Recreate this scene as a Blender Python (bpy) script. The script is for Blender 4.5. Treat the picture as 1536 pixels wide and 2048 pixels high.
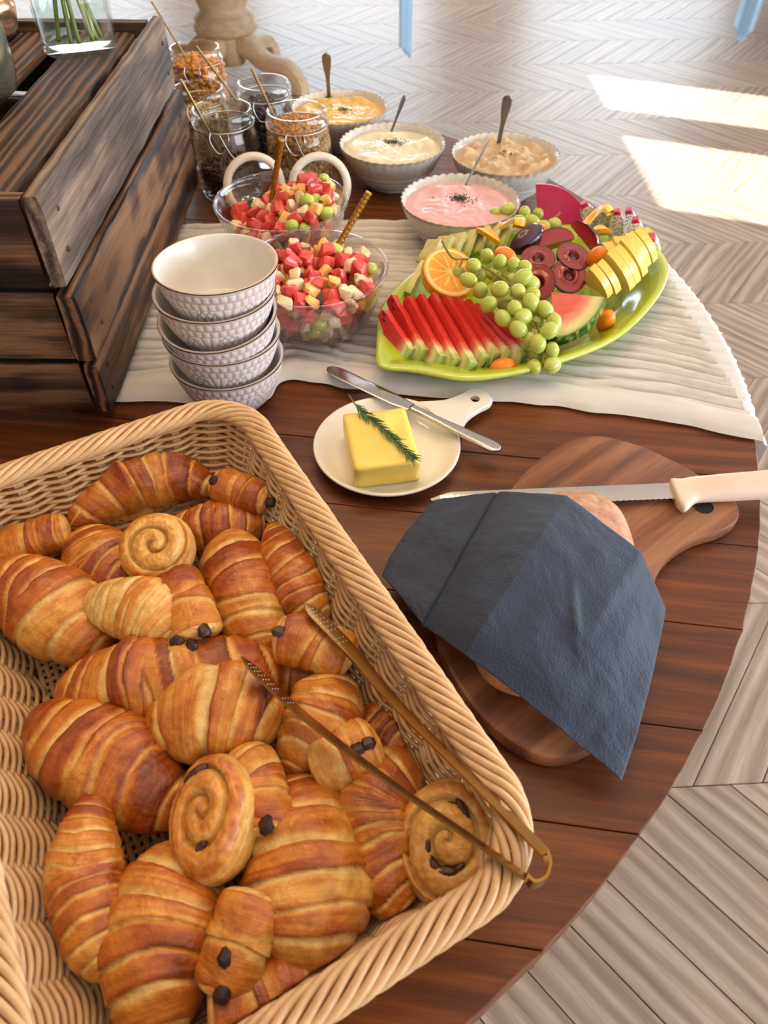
import bpy, math, random
from mathutils import Vector, Matrix, noise
PI = math.pi
for o in list(bpy.data.objects): bpy.data.objects.remove(o)
SC = bpy.context.scene
COL = SC.collection
T = 0.76            # table top height above the floor
CH = 0.57           # camera height above the table top

# ------------------------------------------------------------------ camera
FPX = 1500.0
PITCH = math.radians(47.4)
cd = bpy.data.cameras.new('camera'); cam = bpy.data.objects.new('camera', cd); COL.objects.link(cam)
cd.sensor_fit = 'VERTICAL'; cd.sensor_height = 36.0; cd.lens = 36.0*FPX/2048.0
cd.clip_start = 0.01
cam.location = (0, 0, T+CH); cam.rotation_euler = (PI/2-PITCH, 0, 0)
cd.dof.use_dof = True; cd.dof.focus_distance = 0.72; cd.dof.aperture_fstop = 9.5
SC.camera = cam
SC.cycles.max_bounces = 8; SC.cycles.diffuse_bounces = 4; SC.cycles.glossy_bounces = 3; SC.cycles.transparent_max_bounces = 20; SC.cycles.caustics_reflective = False; SC.cycles.caustics_refractive = False

# ------------------------------------------------------------------ world, sun, window light, exposure
w = bpy.data.worlds.new('world'); SC.world = w; w.use_nodes = True
w.node_tree.nodes['Background'].inputs[0].default_value = (0.62, 0.80, 1.0, 1)
w.node_tree.nodes['Background'].inputs[1].default_value = 1.0
RX, LX, FY, NY, CZ = 3.7, -4.5, 7.5, -3.0, 3.1     # room walls and ceiling
SUN_EL = math.atan2(2.37, 2.95)
sd = bpy.data.lights.new('sun', 'SUN'); so = bpy.data.objects.new('sun', sd); COL.objects.link(so)
sd.energy = 30; sd.angle = 0.009; sd.color = (1.0, 0.95, 0.86)
so.rotation_euler = Vector((-0.93*math.cos(SUN_EL), 0.36*math.cos(SUN_EL), -math.sin(SUN_EL))).to_track_quat('-Z', 'Y').to_euler()
so.location = (6, -1, 5)
WIN_R = [(-2.4, -1.2), (-0.75, 0.5), (1.72, 2.50), (2.75, 3.30)]      # right wall window spans along y
WIN_F = [(-3.4, -1.9), (-1.1, 0.4), (1.2, 2.9)]          # far wall window spans along x
WZ0, WZ1 = 0.35, 2.4
def area(name, loc, d, sx, sy, e, col):
    l = bpy.data.lights.new(name, 'AREA'); l.shape = 'RECTANGLE'; l.size = sx; l.size_y = sy; l.energy = e; l.color = col
    o = bpy.data.objects.new(name, l); COL.objects.link(o); o.location = loc
    o.rotation_euler = Vector(d).to_track_quat('-Z', 'Z').to_euler(); return o
for a, b in WIN_R:
    area('window_daylight', (RX-0.02, (a+b)/2, (WZ0+WZ1)/2), (-1, 0, 0), b-a, WZ1-WZ0, 38*(b-a)*(WZ1-WZ0), (0.76, 0.88, 1.0))
for a, b in WIN_F:
    area('window_daylight', ((a+b)/2, FY-0.02, (WZ0+WZ1)/2), (0, -1, 0), b-a, WZ1-WZ0, 19*(b-a)*(WZ1-WZ0), (0.80, 0.90, 1.0))
SC.view_settings.view_transform = 'Standard'; SC.view_settings.look = 'None'
SC.view_settings.gamma = 1.0; SC.view_settings.exposure = -0.12; SC.view_settings.use_curve_mapping = False

# ------------------------------------------------------------------ helpers
_F = Vector((0, math.cos(PITCH), -math.sin(PITCH))); _U = Vector((0, math.sin(PITCH), math.cos(PITCH)))
def P(px, py, z=0.0):
    """world point at height z above the table top that the photograph shows at this pixel"""
    r = _F + Vector((1, 0, 0))*((px-768)/FPX) - _U*((py-1024)/FPX)
    t = (z-CH)/r.z
    return Vector((r.x*t, r.y*t, T+z))
def S(x, e0=0.0, e1=1.0):
    t = max(0.0, min(1.0, (x-e0)/(e1-e0))); return t*t*(3-2*t)
def lerp(a, b, t): return a+(b-a)*t
def mix3(a, b, t):
    t = max(0, min(1, t)); return tuple(a[i]+(b[i]-a[i])*t for i in range(3))
def nz(x, y, z): return noise.noise(Vector((x, y, z)))
class MB:
    def __init__(s): s.v = []; s.f = []; s.c = []
    def add(s, vf, col=None, mtx=None):
        V, F = vf[0], vf[1]; n = len(s.v)
        s.v += [(mtx @ Vector(p)) if mtx else Vector(p) for p in V]
        s.f += [tuple(i+n for i in f) for f in F]
        if len(vf) > 2 and vf[2]: s.c += list(vf[2])
        elif col is not None: s.c += [col]*len(V)
        return s
    def mesh(s, name, mat, smooth=True, sub=None):
        m = bpy.data.meshes.new(name)
        V = [(p - sub) for p in s.v] if sub is not None else s.v
        m.from_pydata([tuple(p) for p in V], [], s.f); m.update()
        if smooth:
            m.polygons.foreach_set('use_smooth', [True]*len(m.polygons))
            if smooth == 'auto':
                try: m.set_sharp_from_angle(angle=math.radians(40))
                except Exception: pass
        if s.c and len(s.c) == len(s.v):
            at = m.color_attributes.new('Col', 'FLOAT_COLOR', 'POINT')
            flat = []
            for c in s.c: flat += [c[0], c[1], c[2], 1.0]
            at.data.foreach_set('color', flat)
        if mat is not None: m.materials.append(mat)
        return m
def link(name, data, parent=None, loc=(0, 0, 0), rot=(0, 0, 0)):
    o = bpy.data.objects.new(name, data); COL.objects.link(o)
    o.location = loc; o.rotation_euler = rot
    if parent is not None: o.parent = parent
    return o
def tag(o, label=None, cat=None, group=None, kind=None):
    if label: o['label'] = label
    if cat: o['category'] = cat
    if group: o['group'] = group
    if kind: o['kind'] = kind
    return o
def thing(name, label, cat, loc, rz=0.0, group=None):
    return tag(link(name, None, None, loc, (0, 0, rz)), label, cat, group)
def part(name, mb, mat, parent, smooth=True, world=False):
    """a part; world=True: vertices are in world space and the parent is not rotated"""
    sub = None
    if world:
        sub = Vector(parent.location)
        if parent.parent is not None: sub = sub + Vector(parent.parent.location)
    return link(name, mb.mesh(name, mat, smooth, sub), parent)
def solo(name, mb, mat, label, cat, loc=(0, 0, 0), rot=(0, 0, 0), group=None, smooth=True, world=False, kind=None):
    m = mb.mesh(name, mat, smooth, Vector(loc) if world else None)
    return tag(link(name, m, None, loc, rot), label, cat, group, kind)
def grid(fn, nu, nv, cu=False, cv=False, flip=False):
    """fn(i,j)->point or (point,colour)"""
    V, C, F = [], [], []
    for i in range(nu):
        for j in range(nv):
            r = fn(i, j)
            if isinstance(r, tuple) and len(r) == 2: V.append(r[0]); C.append(r[1])
            else: V.append(r)
    for i in range(nu if cu else nu-1):
        for j in range(nv if cv else nv-1):
            a, b = i*nv+j, ((i+1) % nu)*nv+j
            c, d = ((i+1) % nu)*nv+(j+1) % nv, i*nv+(j+1) % nv
            F.append((a, d, c, b) if flip else (a, b, c, d))
    return V, F, C
def lathe(prof, n, fn=None, cap=False):
    """prof [(r,z)...] bottom to top; fn(r,z,a,k)->(r,z)"""
    V, F = [], []
    for k, (r, z) in enumerate(prof):
        for j in range(n):
            a = 2*PI*j/n; rr, zz = fn(r, z, a, k) if fn else (r, z)
            V.append((rr*math.cos(a), rr*math.sin(a), zz))
    for k in range(len(prof)-1):
        for j in range(n):
            F.append((k*n+j, k*n+(j+1) % n, (k+1)*n+(j+1) % n, (k+1)*n+j))
    if cap:
        F.append(tuple(range(n-1, -1, -1))); m = (len(prof)-1)*n; F.append(tuple(m+j for j in range(n)))
    return V, F
def catmull(pts, n, closed=False):
    pts = [Vector(p) for p in pts]; out = []; m = len(pts)
    segs = m if closed else m-1
    for i in range(segs):
        g = (lambda k: pts[k % m]) if closed else (lambda k: pts[max(0, min(m-1, k))])
        p0, p1, p2, p3 = g(i-1), g(i), g(i+1), g(i+2)
        for k in range(n):
            t = k/n
            out.append(0.5*((2*p1)+(p2-p0)*t+(2*p0-5*p1+4*p2-p3)*t*t+(3*p1-p0-3*p2+p3)*t**3))
    if not closed: out.append(pts[-1])
    return out
def tube(path, r, n=8, closed=False, cap=True, sec=None):
    """r: number or fn(t); sec: (w,h) multipliers with h along world up"""
    path = [Vector(p) for p in path]; m = len(path); V, F = [], []
    up = Vector((0, 0, 1)); prev = None
    for i, p in enumerate(path):
        a = path[(i-1) % m] if closed else path[max(0, i-1)]
        b = path[(i+1) % m] if closed else path[min(m-1, i+1)]
        t = (b-a).normalized()
        if sec or prev is None:
            ref = up if abs(t.z) < 0.95 else Vector((0, 1, 0))
            s = t.cross(ref).normalized()
        else:
            s = (prev - t*prev.dot(t)).normalized()
        prev = s; q = s.cross(t)
        rr = r(i/(m-1) if not closed else i/m) if callable(r) else r
        sw, sh = sec if sec else (1, 1)
        for j in range(n):
            an = 2*PI*j/n
            V.append(p + s*(math.cos(an)*rr*sw) + q*(math.sin(an)*rr*sh))
    for i in range(m if closed else m-1):
        for j in range(n):
            k = (i+1) % m
            F.append((i*n+j, i*n+(j+1) % n, k*n+(j+1) % n, k*n+j))
    if cap and not closed:
        F.append(tuple(range(n-1, -1, -1))); F.append(tuple((m-1)*n+j for j in range(n)))
    return V, F
def cbox(sx, sy, sz, b=0.002, jit=0.0, rng=None):
    """chamfered box centred on the origin"""
    V = []; idx = {}
    hx, hy, hz = sx/2, sy/2, sz/2; b = min(b, hx*.9, hy*.9, hz*.9)
    for x in (-1, 1):
        for y in (-1, 1):
            for z in (-1, 1):
                j = Vector((rng.uniform(-jit, jit), rng.uniform(-jit, jit), rng.uniform(-jit, jit))) if rng else Vector((0, 0, 0))
                for k, p in enumerate(((hx, hy-b, hz-b), (hx-b, hy, hz-b), (hx-b, hy-b, hz))):
                    idx[(x, y, z, k)] = len(V); V.append(Vector((p[0]*x, p[1]*y, p[2]*z))+j)
    F = []
    def q(l, s):
        f = [idx[c] for c in l]; F.append(tuple(f if s > 0 else f[::-1]))
    for s in (-1, 1):
        q([(s, -1, -1, 0), (s, 1, -1, 0), (s, 1, 1, 0), (s, -1, 1, 0)], s)
        q([(-1, s, -1, 1), (-1, s, 1, 1), (1, s, 1, 1), (1, s, -1, 1)], s)
        q([(-1, -1, s, 2), (1, -1, s, 2), (1, 1, s, 2), (-1, 1, s, 2)], s)
    for a in (-1, 1):
        for c in (-1, 1):
            q([(a, c, -1, 0), (a, c, -1, 1), (a, c, 1, 1), (a, c, 1, 0)], a*c)
            q([(a, -1, c, 0), (a, 1, c, 0), (a, 1, c, 2), (a, -1, c, 2)], a*c)
            q([(-1, a, c, 1), (-1, a, c, 2), (1, a, c, 2), (1, a, c, 1)], a*c)
            for d in (-1, 1):
                q([(a, c, d, 0), (a, c, d, 1), (a, c, d, 2)], a*c*d)
    return V, F
def ball(rx, ry, rz, n=16, m=10, fn=None):
    V, F = [], []
    for i in range(m+1):
        th = PI*i/m
        for j in range(n):
            a = 2*PI*j/n
            p = Vector((math.sin(th)*math.cos(a), math.sin(th)*math.sin(a), -math.cos(th)))
            k = fn(p) if fn else 1.0
            V.append((p.x*rx*k, p.y*ry*k, p.z*rz*k))
    for i in range(m):
        for j in range(n):
            F.append((i*n+j, i*n+(j+1) % n, (i+1)*n+(j+1) % n, (i+1)*n+j))
    return V, F
def prism(outline, z0, z1, b=0.0):
    """flat closed outline [(x,y)] extruded from z0 to z1 with a rounded top and bottom edge"""
    n = len(outline); pts = [Vector((p[0], p[1], 0)) for p in outline]
    nrm = []
    area2 = sum(pts[i].x*pts[(i+1) % n].y-pts[(i+1) % n].x*pts[i].y for i in range(n))
    sg = 1 if area2 > 0 else -1
    for i in range(n):
        t = (pts[(i+1) % n]-pts[i-1]).normalized(); nrm.append(Vector((t.y, -t.x, 0))*sg)
    rings = [(z0, b), (z0+b*.3, b*.3), (z0+b, 0), (z1-b, 0), (z1-b*.3, b*.3), (z1, b)] if b else [(z0, 0), (z1, 0)]
    V, F = [], []
    for z, ins in rings:
        for i in range(n): V.append(pts[i]-nrm[i]*ins+Vector((0, 0, z)))
    for k in range(len(rings)-1):
        for i in range(n):
            a, c = k*n+i, k*n+(i+1) % n
            F.append((a, c, c+n, a+n) if sg > 0 else (a, a+n, c+n, c))
    lo = tuple(range(n)); hi = tuple((len(rings)-1)*n+i for i in range(n))
    F.append(lo[::-1] if sg > 0 else lo); F.append(hi if sg > 0 else hi[::-1])
    return V, F
def frame(loc, zdir, xdir=(1, 0, 0)):
    z = Vector(zdir).normalized(); x = Vector(xdir); x = (x-z*x.dot(z)).normalized(); y = z.cross(x)
    return Matrix(((x.x, y.x, z.x, loc[0]), (x.y, y.y, z.y, loc[1]), (x.z, y.z, z.z, loc[2]), (0, 0, 0, 1)))

# ------------------------------------------------------------------ materials
def srgb(r, g, b):
    f = lambda c: (c/255/12.92) if c <= 10 else ((c/255+0.055)/1.055)**2.4
    return (f(r), f(g), f(b))
def nodes(name):
    m = bpy.data.materials.new(name); m.use_nodes = True
    nt = m.node_tree; b = nt.nodes['Principled BSDF']
    return m, nt, b
def nn(nt, typ, **kw):
    n = nt.nodes.new(typ)
    for k, v in kw.items():
        if k.startswith('i_'): n.inputs[k[2:].replace('_', ' ')].default_value = v
        else: setattr(n, k, v)
    return n
def ramp(nt, stops):
    r = nt.nodes.new('ShaderNodeValToRGB'); e = r.color_ramp.elements
    while len(e) > 1: e.remove(e[0])
    e[0].position = stops[0][0]; e[0].color = (*stops[0][1], 1)
    for p, c in stops[1:]:
        k = e.new(p); k.color = (*c, 1)
    return r
def M(name, col, rough=0.5, metal=0.0, spec=0.5, coat=0.0, sss=0.0, sssr=(1, .6, .4), sscale=0.004, noise=None, bump=None, attr=False, coords='Object', sheen=0.0, emit=None, aniso=0):
    m, nt, b = nodes(name)
    b.inputs['Base Color'].default_value = (*col, 1); b.inputs['Roughness'].default_value = rough
    b.inputs['Metallic'].default_value = metal; b.inputs['Specular IOR Level'].default_value = spec
    b.inputs['Coat Weight'].default_value = coat; b.inputs['Coat Roughness'].default_value = 0.12
    if sss:
        b.inputs['Subsurface Weight'].default_value = sss; b.inputs['Subsurface Radius'].default_value = sssr
        b.inputs['Subsurface Scale'].default_value = sscale
    if sheen: b.inputs['Sheen Weight'].default_value = sheen
    if emit: b.inputs['Emission Color'].default_value = (*emit[0], 1); b.inputs['Emission Strength'].default_value = emit[1]
    tc = nt.nodes.new('ShaderNodeTexCoord'); src = None
    if attr:
        a = nn(nt, 'ShaderNodeVertexColor', layer_name='Col'); src = a.outputs['Color']
        nt.links.new(src, b.inputs['Base Color'])
    if noise:
        sc, c2, amt = noise[:3]; vec = tc.outputs[coords]
        if len(noise) > 3:
            mp = nt.nodes.new('ShaderNodeMapping'); mp.inputs['Scale'].default_value = noise[3]; nt.links.new(vec, mp.inputs[0]); vec = mp.outputs[0]
        n = nn(nt, 'ShaderNodeTexNoise', i_Scale=sc, i_Detail=5.0, i_Roughness=0.6); nt.links.new(vec, n.inputs['Vector'])
        r = ramp(nt, [(0.35, (0, 0, 0)), (0.68, (1, 1, 1))]); nt.links.new(n.outputs['Fac'], r.inputs[0])
        ml = nn(nt, 'ShaderNodeMath', operation='MULTIPLY'); ml.inputs[1].default_value = amt; nt.links.new(r.outputs[0], ml.inputs[0])
        mx = nn(nt, 'ShaderNodeMix', data_type='RGBA'); nt.links.new(ml.outputs[0], mx.inputs[0])
        if src is not None:
            nt.links.new(src, mx.inputs[6])
            if len(noise) > 4:
                mm = nn(nt, 'ShaderNodeMix', data_type='RGBA', blend_type='MULTIPLY'); mm.inputs[0].default_value = 1
                nt.links.new(src, mm.inputs[6]); mm.inputs[7].default_value = (*c2, 1); nt.links.new(mm.outputs[2], mx.inputs[7])
            else: mx.inputs[7].default_value = (*c2, 1)
        else:
            mx.inputs[6].default_value = (*col, 1); mx.inputs[7].default_value = (*c2, 1)
        nt.links.new(mx.outputs[2], b.inputs['Base Color'])
    if bump:
        sc, st = bump[:2]; vec = tc.outputs[coords]
        if len(bump) > 2:
            mp = nt.nodes.new('ShaderNodeMapping'); mp.inputs['Scale'].default_value = bump[2]; nt.links.new(vec, mp.inputs[0]); vec = mp.outputs[0]
        n = nn(nt, 'ShaderNodeTexNoise', i_Scale=sc, i_Detail=4.0); nt.links.new(vec, n.inputs['Vector'])
        bp = nn(nt, 'ShaderNodeBump', i_Strength=st, i_Distance=0.002); nt.links.new(n.outputs['Fac'], bp.inputs['Height'])
        nt.links.new(bp.outputs[0], b.inputs['Normal'])
    return m
def wood(name, c, sc=30.0, stretch=0.06, rough=0.4, bump=0.3, coat=0.0, wave=0.35, vary=0.35, wscale=6.0, spec=0.5, con=0.0):
    """c: dark, mid, light; grain runs along the object's own x"""
    m, nt, b = nodes(name)
    b.inputs['Roughness'].default_value = rough; b.inputs['Coat Weight'].default_value = coat; b.inputs['Coat Roughness'].default_value = 0.18
    b.inputs['Specular IOR Level'].default_value = spec
    tc = nt.nodes.new('ShaderNodeTexCoord'); oi = nt.nodes.new('ShaderNodeObjectInfo')
    k = nn(nt, 'ShaderNodeVectorMath', operation='SCALE'); k.inputs[0].default_value = (13.7, 7.3, 9.1); nt.links.new(oi.outputs['Random'], k.inputs['Scale'])
    ad = nn(nt, 'ShaderNodeVectorMath', operation='ADD'); nt.links.new(tc.outputs['Object'], ad.inputs[0]); nt.links.new(k.outputs[0], ad.inputs[1])
    mp = nt.nodes.new('ShaderNodeMapping'); mp.inputs['Scale'].default_value = (stretch, 1, 1); nt.links.new(ad.outputs[0], mp.inputs[0])
    n1 = nn(nt, 'ShaderNodeTexNoise', i_Scale=sc, i_Detail=8.0, i_Roughness=0.62, i_Distortion=0.4); nt.links.new(mp.outputs[0], n1.inputs['Vector'])
    n3 = nn(nt, 'ShaderNodeTexNoise', i_Scale=sc*5, i_Detail=3.0, i_Roughness=0.6); nt.links.new(mp.outputs[0], n3.inputs['Vector'])
    mp2 = nt.nodes.new('ShaderNodeMapping'); mp2.inputs['Scale'].default_value = (stretch*2.2, 1, .5); nt.links.new(ad.outputs[0], mp2.inputs[0])
    wv = nn(nt, 'ShaderNodeTexWave', bands_direction='Y', i_Scale=wscale, i_Distortion=7.0, i_Detail=3.0, i_Detail_Scale=1.2); nt.links.new(mp2.outputs[0], wv.inputs['Vector'])
    mx = nn(nt, 'ShaderNodeMix', data_type='FLOAT'); mx.inputs[0].default_value = wave
    nt.links.new(n1.outputs['Fac'], mx.inputs[2]); nt.links.new(wv.outputs['Fac'], mx.inputs[3])
    m3 = nn(nt, 'ShaderNodeMix', data_type='FLOAT'); m3.inputs[0].default_value = 0.25
    nt.links.new(mx.outputs[0], m3.inputs[2]); nt.links.new(n3.outputs['Fac'], m3.inputs[3])
    r = ramp(nt, [(0.28+con, c[0]), (0.5, c[1]), (0.74-con, c[2])]); nt.links.new(m3.outputs[0], r.inputs[0])
    # each piece a little lighter or darker than its neighbour
    hv = nn(nt, 'ShaderNodeHueSaturation'); mr = nn(nt, 'ShaderNodeMapRange'); mr.inputs[3].default_value = 1-vary; mr.inputs[4].default_value = 1+vary
    nt.links.new(oi.outputs['Random'], mr.inputs[0]); nt.links.new(mr.outputs[0], hv.inputs['Value']); nt.links.new(r.outputs[0], hv.inputs['Color'])
    nt.links.new(hv.outputs[0], b.inputs['Base Color'])
    bp = nn(nt, 'ShaderNodeBump', i_Strength=bump, i_Distance=0.003); nt.links.new(m3.outputs[0], bp.inputs['Height']); nt.links.new(bp.outputs[0], b.inputs['Normal'])
    return m
def thin_glass(name, tint=(0.97, 0.99, 0.985), ior=1.5, rough=0.01, ex=4.0, mul=0.75):
    m = bpy.data.materials.new(name); m.use_nodes = True; nt = m.node_tree; nt.nodes.clear()
    out = nt.nodes.new('ShaderNodeOutputMaterial'); tr = nt.nodes.new('ShaderNodeBsdfTransparent'); tr.inputs[0].default_value = (*tint, 1)
    gl = nt.nodes.new('ShaderNodeBsdfGlossy'); gl.inputs['Roughness'].default_value = rough; gl.inputs[0].default_value = (1, 1, 1, 1)
    lw = nt.nodes.new('ShaderNodeLayerWeight'); lw.inputs[0].default_value = 0.5
    pw = nn(nt, 'ShaderNodeMath', operation='POWER'); nt.links.new(lw.outputs['Facing'], pw.inputs[0]); pw.inputs[1].default_value = ex
    f0 = ((ior-1)/(ior+1))**2
    fr = nn(nt, 'ShaderNodeMath', operation='MULTIPLY_ADD'); nt.links.new(pw.outputs[0], fr.inputs[0]); fr.inputs[1].default_value = mul; fr.inputs[2].default_value = f0
    mx = nt.nodes.new('ShaderNodeMixShader'); nt.links.new(fr.outputs[0], mx.inputs[0]); nt.links.new(tr.outputs[0], mx.inputs[1]); nt.links.new(gl.outputs[0], mx.inputs[2])
    nt.links.new(mx.outputs[0], out.inputs[0]); return m
def cloth(name, col, see=0.2, trans=0.25, bump=None, scale=900, dens=False):
    m = bpy.data.materials.new(name); m.use_nodes = True; nt = m.node_tree; nt.nodes.clear()
    out = nt.nodes.new('ShaderNodeOutputMaterial')
    d = nt.nodes.new('ShaderNodeBsdfDiffuse'); d.inputs[0].default_value = (*col, 1)
    t = nt.nodes.new('ShaderNodeBsdfTranslucent'); t.inputs[0].default_value = (*col, 1)
    x = nt.nodes.new('ShaderNodeBsdfTransparent')
    m1 = nt.nodes.new('ShaderNodeMixShader'); m1.inputs[0].default_value = trans; nt.links.new(d.outputs[0], m1.inputs[1]); nt.links.new(t.outputs[0], m1.inputs[2])
    m2 = nt.nodes.new('ShaderNodeMixShader'); m2.inputs[0].default_value = see; nt.links.new(m1.outputs[0], m2.inputs[1]); nt.links.new(x.outputs[0], m2.inputs[2])
    nt.links.new(m2.outputs[0], out.inputs[0])
    if dens:   # how many layers of weave lie here: single layers let the wood show through
        a = nn(nt, 'ShaderNodeVertexColor', layer_name='Col'); nt.links.new(a.outputs['Color'], m2.inputs[0])
    if bump:
        tc = nt.nodes.new('ShaderNodeTexCoord'); n = nn(nt, 'ShaderNodeTexNoise', i_Scale=scale, i_Detail=3.0); nt.links.new(tc.outputs['Object'], n.inputs['Vector'])
        bp = nn(nt, 'ShaderNodeBump', i_Strength=bump, i_Distance=0.001); nt.links.new(n.outputs['Fac'], bp.inputs['Height']); nt.links.new(bp.outputs[0], d.inputs['Normal'])
    return m

mt_floor = wood('oak_floor', (srgb(124, 102, 85), srgb(156, 133, 114), srgb(184, 163, 144)), sc=60, stretch=0.06, rough=0.42, bump=0.10, wave=0.28, vary=0.07, wscale=9, spec=0.5, con=.02)
mt_gap = M('floor_joint', srgb(70, 60, 52), 0.8)
mt_table = wood('table_wood', (srgb(56, 25, 8), srgb(94, 46, 14), srgb(132, 72, 26)), sc=80, stretch=0.06, rough=0.38, bump=0.16, coat=0.08, wave=0.10, vary=0.15, wscale=14, con=.0, spec=.38)
mt_crate = wood('crate_wood', (srgb(26, 15, 9), srgb(72, 44, 27), srgb(128, 90, 60)), sc=120, stretch=0.035, rough=0.55, bump=0.9, wave=0.5, vary=0.22, wscale=26, con=.07)
mt_crate2 = wood('crate_wood_weathered', (srgb(52, 42, 36), srgb(104, 86, 72), srgb(156, 132, 108)), sc=140, stretch=0.035, rough=0.6, bump=0.9, wave=0.3, vary=0.15, wscale=24, con=.06)
mt_walnut = wood('walnut_board', (srgb(70, 36, 20), srgb(124, 74, 46), srgb(168, 116, 78)), sc=45, stretch=0.07, rough=0.42, bump=0.1, wave=0.25, vary=0.0, wscale=9)
mt_pale = wood('pale_pine', (srgb(168, 132, 96), srgb(212, 180, 142), srgb(234, 210, 178)), sc=14, stretch=0.2, rough=0.6, bump=0.15, wave=0.1, vary=0.05)
mt_wall = M('wall_paint', (0.74, 0.66, 0.56), 0.9, noise=(2.0, (0.70, 0.62, 0.53), 0.6))
mt_ceil = M('ceiling_paint', (0.78, 0.72, 0.64), 0.9, noise=(2.0, (0.74, 0.69, 0.6), 0.6))
mt_white = M('white_frame', (0.8, 0.8, 0.78), 0.5, noise=(8, (0.7, 0.7, 0.68), 0.4))
mt_pane = thin_glass('window_pane', (0.98, 0.99, 1.0))

# ------------------------------------------------------------------ room shell
def struct(name, mb, mat, smooth=False):
    return tag(link(name, mb.mesh(name, mat, smooth)), kind='structure')
def bx(x0, x1, y0, y1, z0, z1):
    V = [(x, y, z) for x in (x0, x1) for y in (y0, y1) for z in (z0, z1)]
    return V, [(0, 1, 3, 2), (4, 6, 7, 5), (0, 4, 5, 1), (2, 3, 7, 6), (0, 2, 6, 4), (1, 5, 7, 3)]
floor = tag(struct('floor', MB().add(bx(LX-.15, RX+.15, NY-.15, FY+.15, -0.10, -0.0035)), mt_gap), 'pale oak chevron plank floor')
struct('ceiling', MB().add(bx(LX-.15, RX+.15, NY-.15, FY+.15, CZ, CZ+0.1)), mt_ceil)
struct('wall_left', MB().add(bx(LX-.15, LX, NY-.15, FY+.15, 0, CZ)), mt_wall)
struct('wall_near', MB().add(bx(LX, RX, NY-.15, NY, 0, CZ)), mt_wall)
def wall_with_windows(name, a0, a1, wins, box):
    mb = MB(); c = a0
    for a, b in wins:
        mb.add(box(c, a, 0, CZ)); mb.add(box(a, b, 0, WZ0)); mb.add(box(a, b, WZ1, CZ)); c = b
    mb.add(box(c, a1, 0, CZ)); return struct(name, mb, mt_wall)
wall_with_windows('wall_right', NY, FY, WIN_R, lambda a, b, z0, z1: bx(RX, RX+.15, a, b, z0, z1))
wall_with_windows('wall_far', LX, RX, WIN_F, lambda a, b, z0, z1: bx(a, b, FY, FY+.15, z0, z1))
wn = 0
for side, wins in (('r', WIN_R), ('f', WIN_F)):
    for a, b in wins:
        wn += 1
        f = 0.03
        g = (lambda a0, b0, z0, z1, d0, d1: bx(RX+d0, RX+d1, a0, b0, z0, z1)) if side == 'r' else (lambda a0, b0, z0, z1, d0, d1: bx(a0, b0, FY+d0, FY+d1, z0, z1))
        mb = MB()
        mb.add(g(a, a+f, WZ0, WZ1, .05, .11)); mb.add(g(b-f, b, WZ0, WZ1, .05, .11))
        mb.add(g(a+f, b-f, WZ0, WZ0+f, .05, .11)); mb.add(g(a+f, b-f, WZ1-f, WZ1, .05, .11))
        fr = struct('window_%d' % wn, mb, mt_white)
        part('pane', MB().add(g(a+f, b-f, WZ0+f, WZ1-f, .078, .082)), mt_pane, fr, False)

# chevron planks: joints run along a line turned 3 degrees from x
JA = math.radians(3.0); ROW = 0.39; J0 = 2.08-ROW*8; PA = math.radians(51); PW = 0.128
jx = Vector((math.cos(JA), math.sin(JA), 0)); jy = Vector((-math.sin(JA), math.cos(JA), 0))
def plank_mesh(sgn):
    # parallelogram in plank frame: x along the plank
    d = Vector((math.cos(PA)*sgn, math.sin(PA), 0))*(ROW/math.sin(PA))     # in joint frame
    ang = math.atan2(d.y, d.x); g = 0.0010
    c = [Vector((g, g, 0)), Vector((PW-g, g, 0)), Vector((PW-g, 0, 0))+d-Vector((0, g, 0)), Vector((g, 0, 0))+d-Vector((0, g, 0))]
    ctr = (c[0]+c[1]+c[2]+c[3])/4
    R = Matrix.Rotation(-ang, 3, 'Z')
    pts = [R @ (p-ctr) for p in c]
    ins = [p*(1-0.004) for p in pts]; 
    V = [p+Vector((0, 0, -0.006)) for p in pts]+[p+Vector((0, 0, -0.0012)) for p in pts]+[Vector((p.x, p.y*0.985, 0)) for p in ins]
    F = [(8, 9, 10, 11)]
    for k in (0, 4):
        for i in range(4): F.append((k+i, k+(i+1) % 4, k+4+(i+1) % 4, k+4+i))
    mb = MB(); mb.v = V; mb.f = F
    return mb, ang, ctr
rs = random.Random(4)
cells = []
TC = Vector((-0.454, 0.819, 0)); TR = 0.893
fwd = math.cos(PITCH), math.sin(PITCH)
pm = [plank_mesh(1), plank_mesh(-1)]
for k in range(-8, 22):
    for i in range(-50, 50):
        mbm, ang, ctr = pm[k % 2]
        o = jx*(i*PW) + jy*(k*ROW)
        p = Vector((0, J0, 0)) + o + jx*ctr.x + jy*ctr.y
        if not (LX < p.x < RX and NY < p.y < FY): continue
        # visible in the photograph?
        dd = p.y*fwd[0] + (T+CH)*fwd[1]
        vis = False
        if dd > 0.2:
            px = 768+FPX*p.x/dd; up = p.y*fwd[1]-(T+CH)*fwd[0]; py = 1024-FPX*up/dd
            mx_ = FPX*0.30/dd
            vis = -mx_ < px < 1536+mx_ and -mx_ < py < 2048+mx_
            if vis:   # hidden under the table top or behind the crate
                q = (Vector((0, 0, 0)).lerp(Vector((p.x, p.y, 0)), CH/(T+CH)))
                if (q-TC).length < TR-0.12: vis = False
        cells.append((0 if vis else 1, p.length, p, k % 2))
cells.sort(key=lambda c: (c[0], c[1]))
pmesh = [pm[0][0].mesh('plank', mt_floor, False), pm[1][0].mesh('plank', mt_floor, False)]
rest = MB(); nvis = 0
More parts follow.
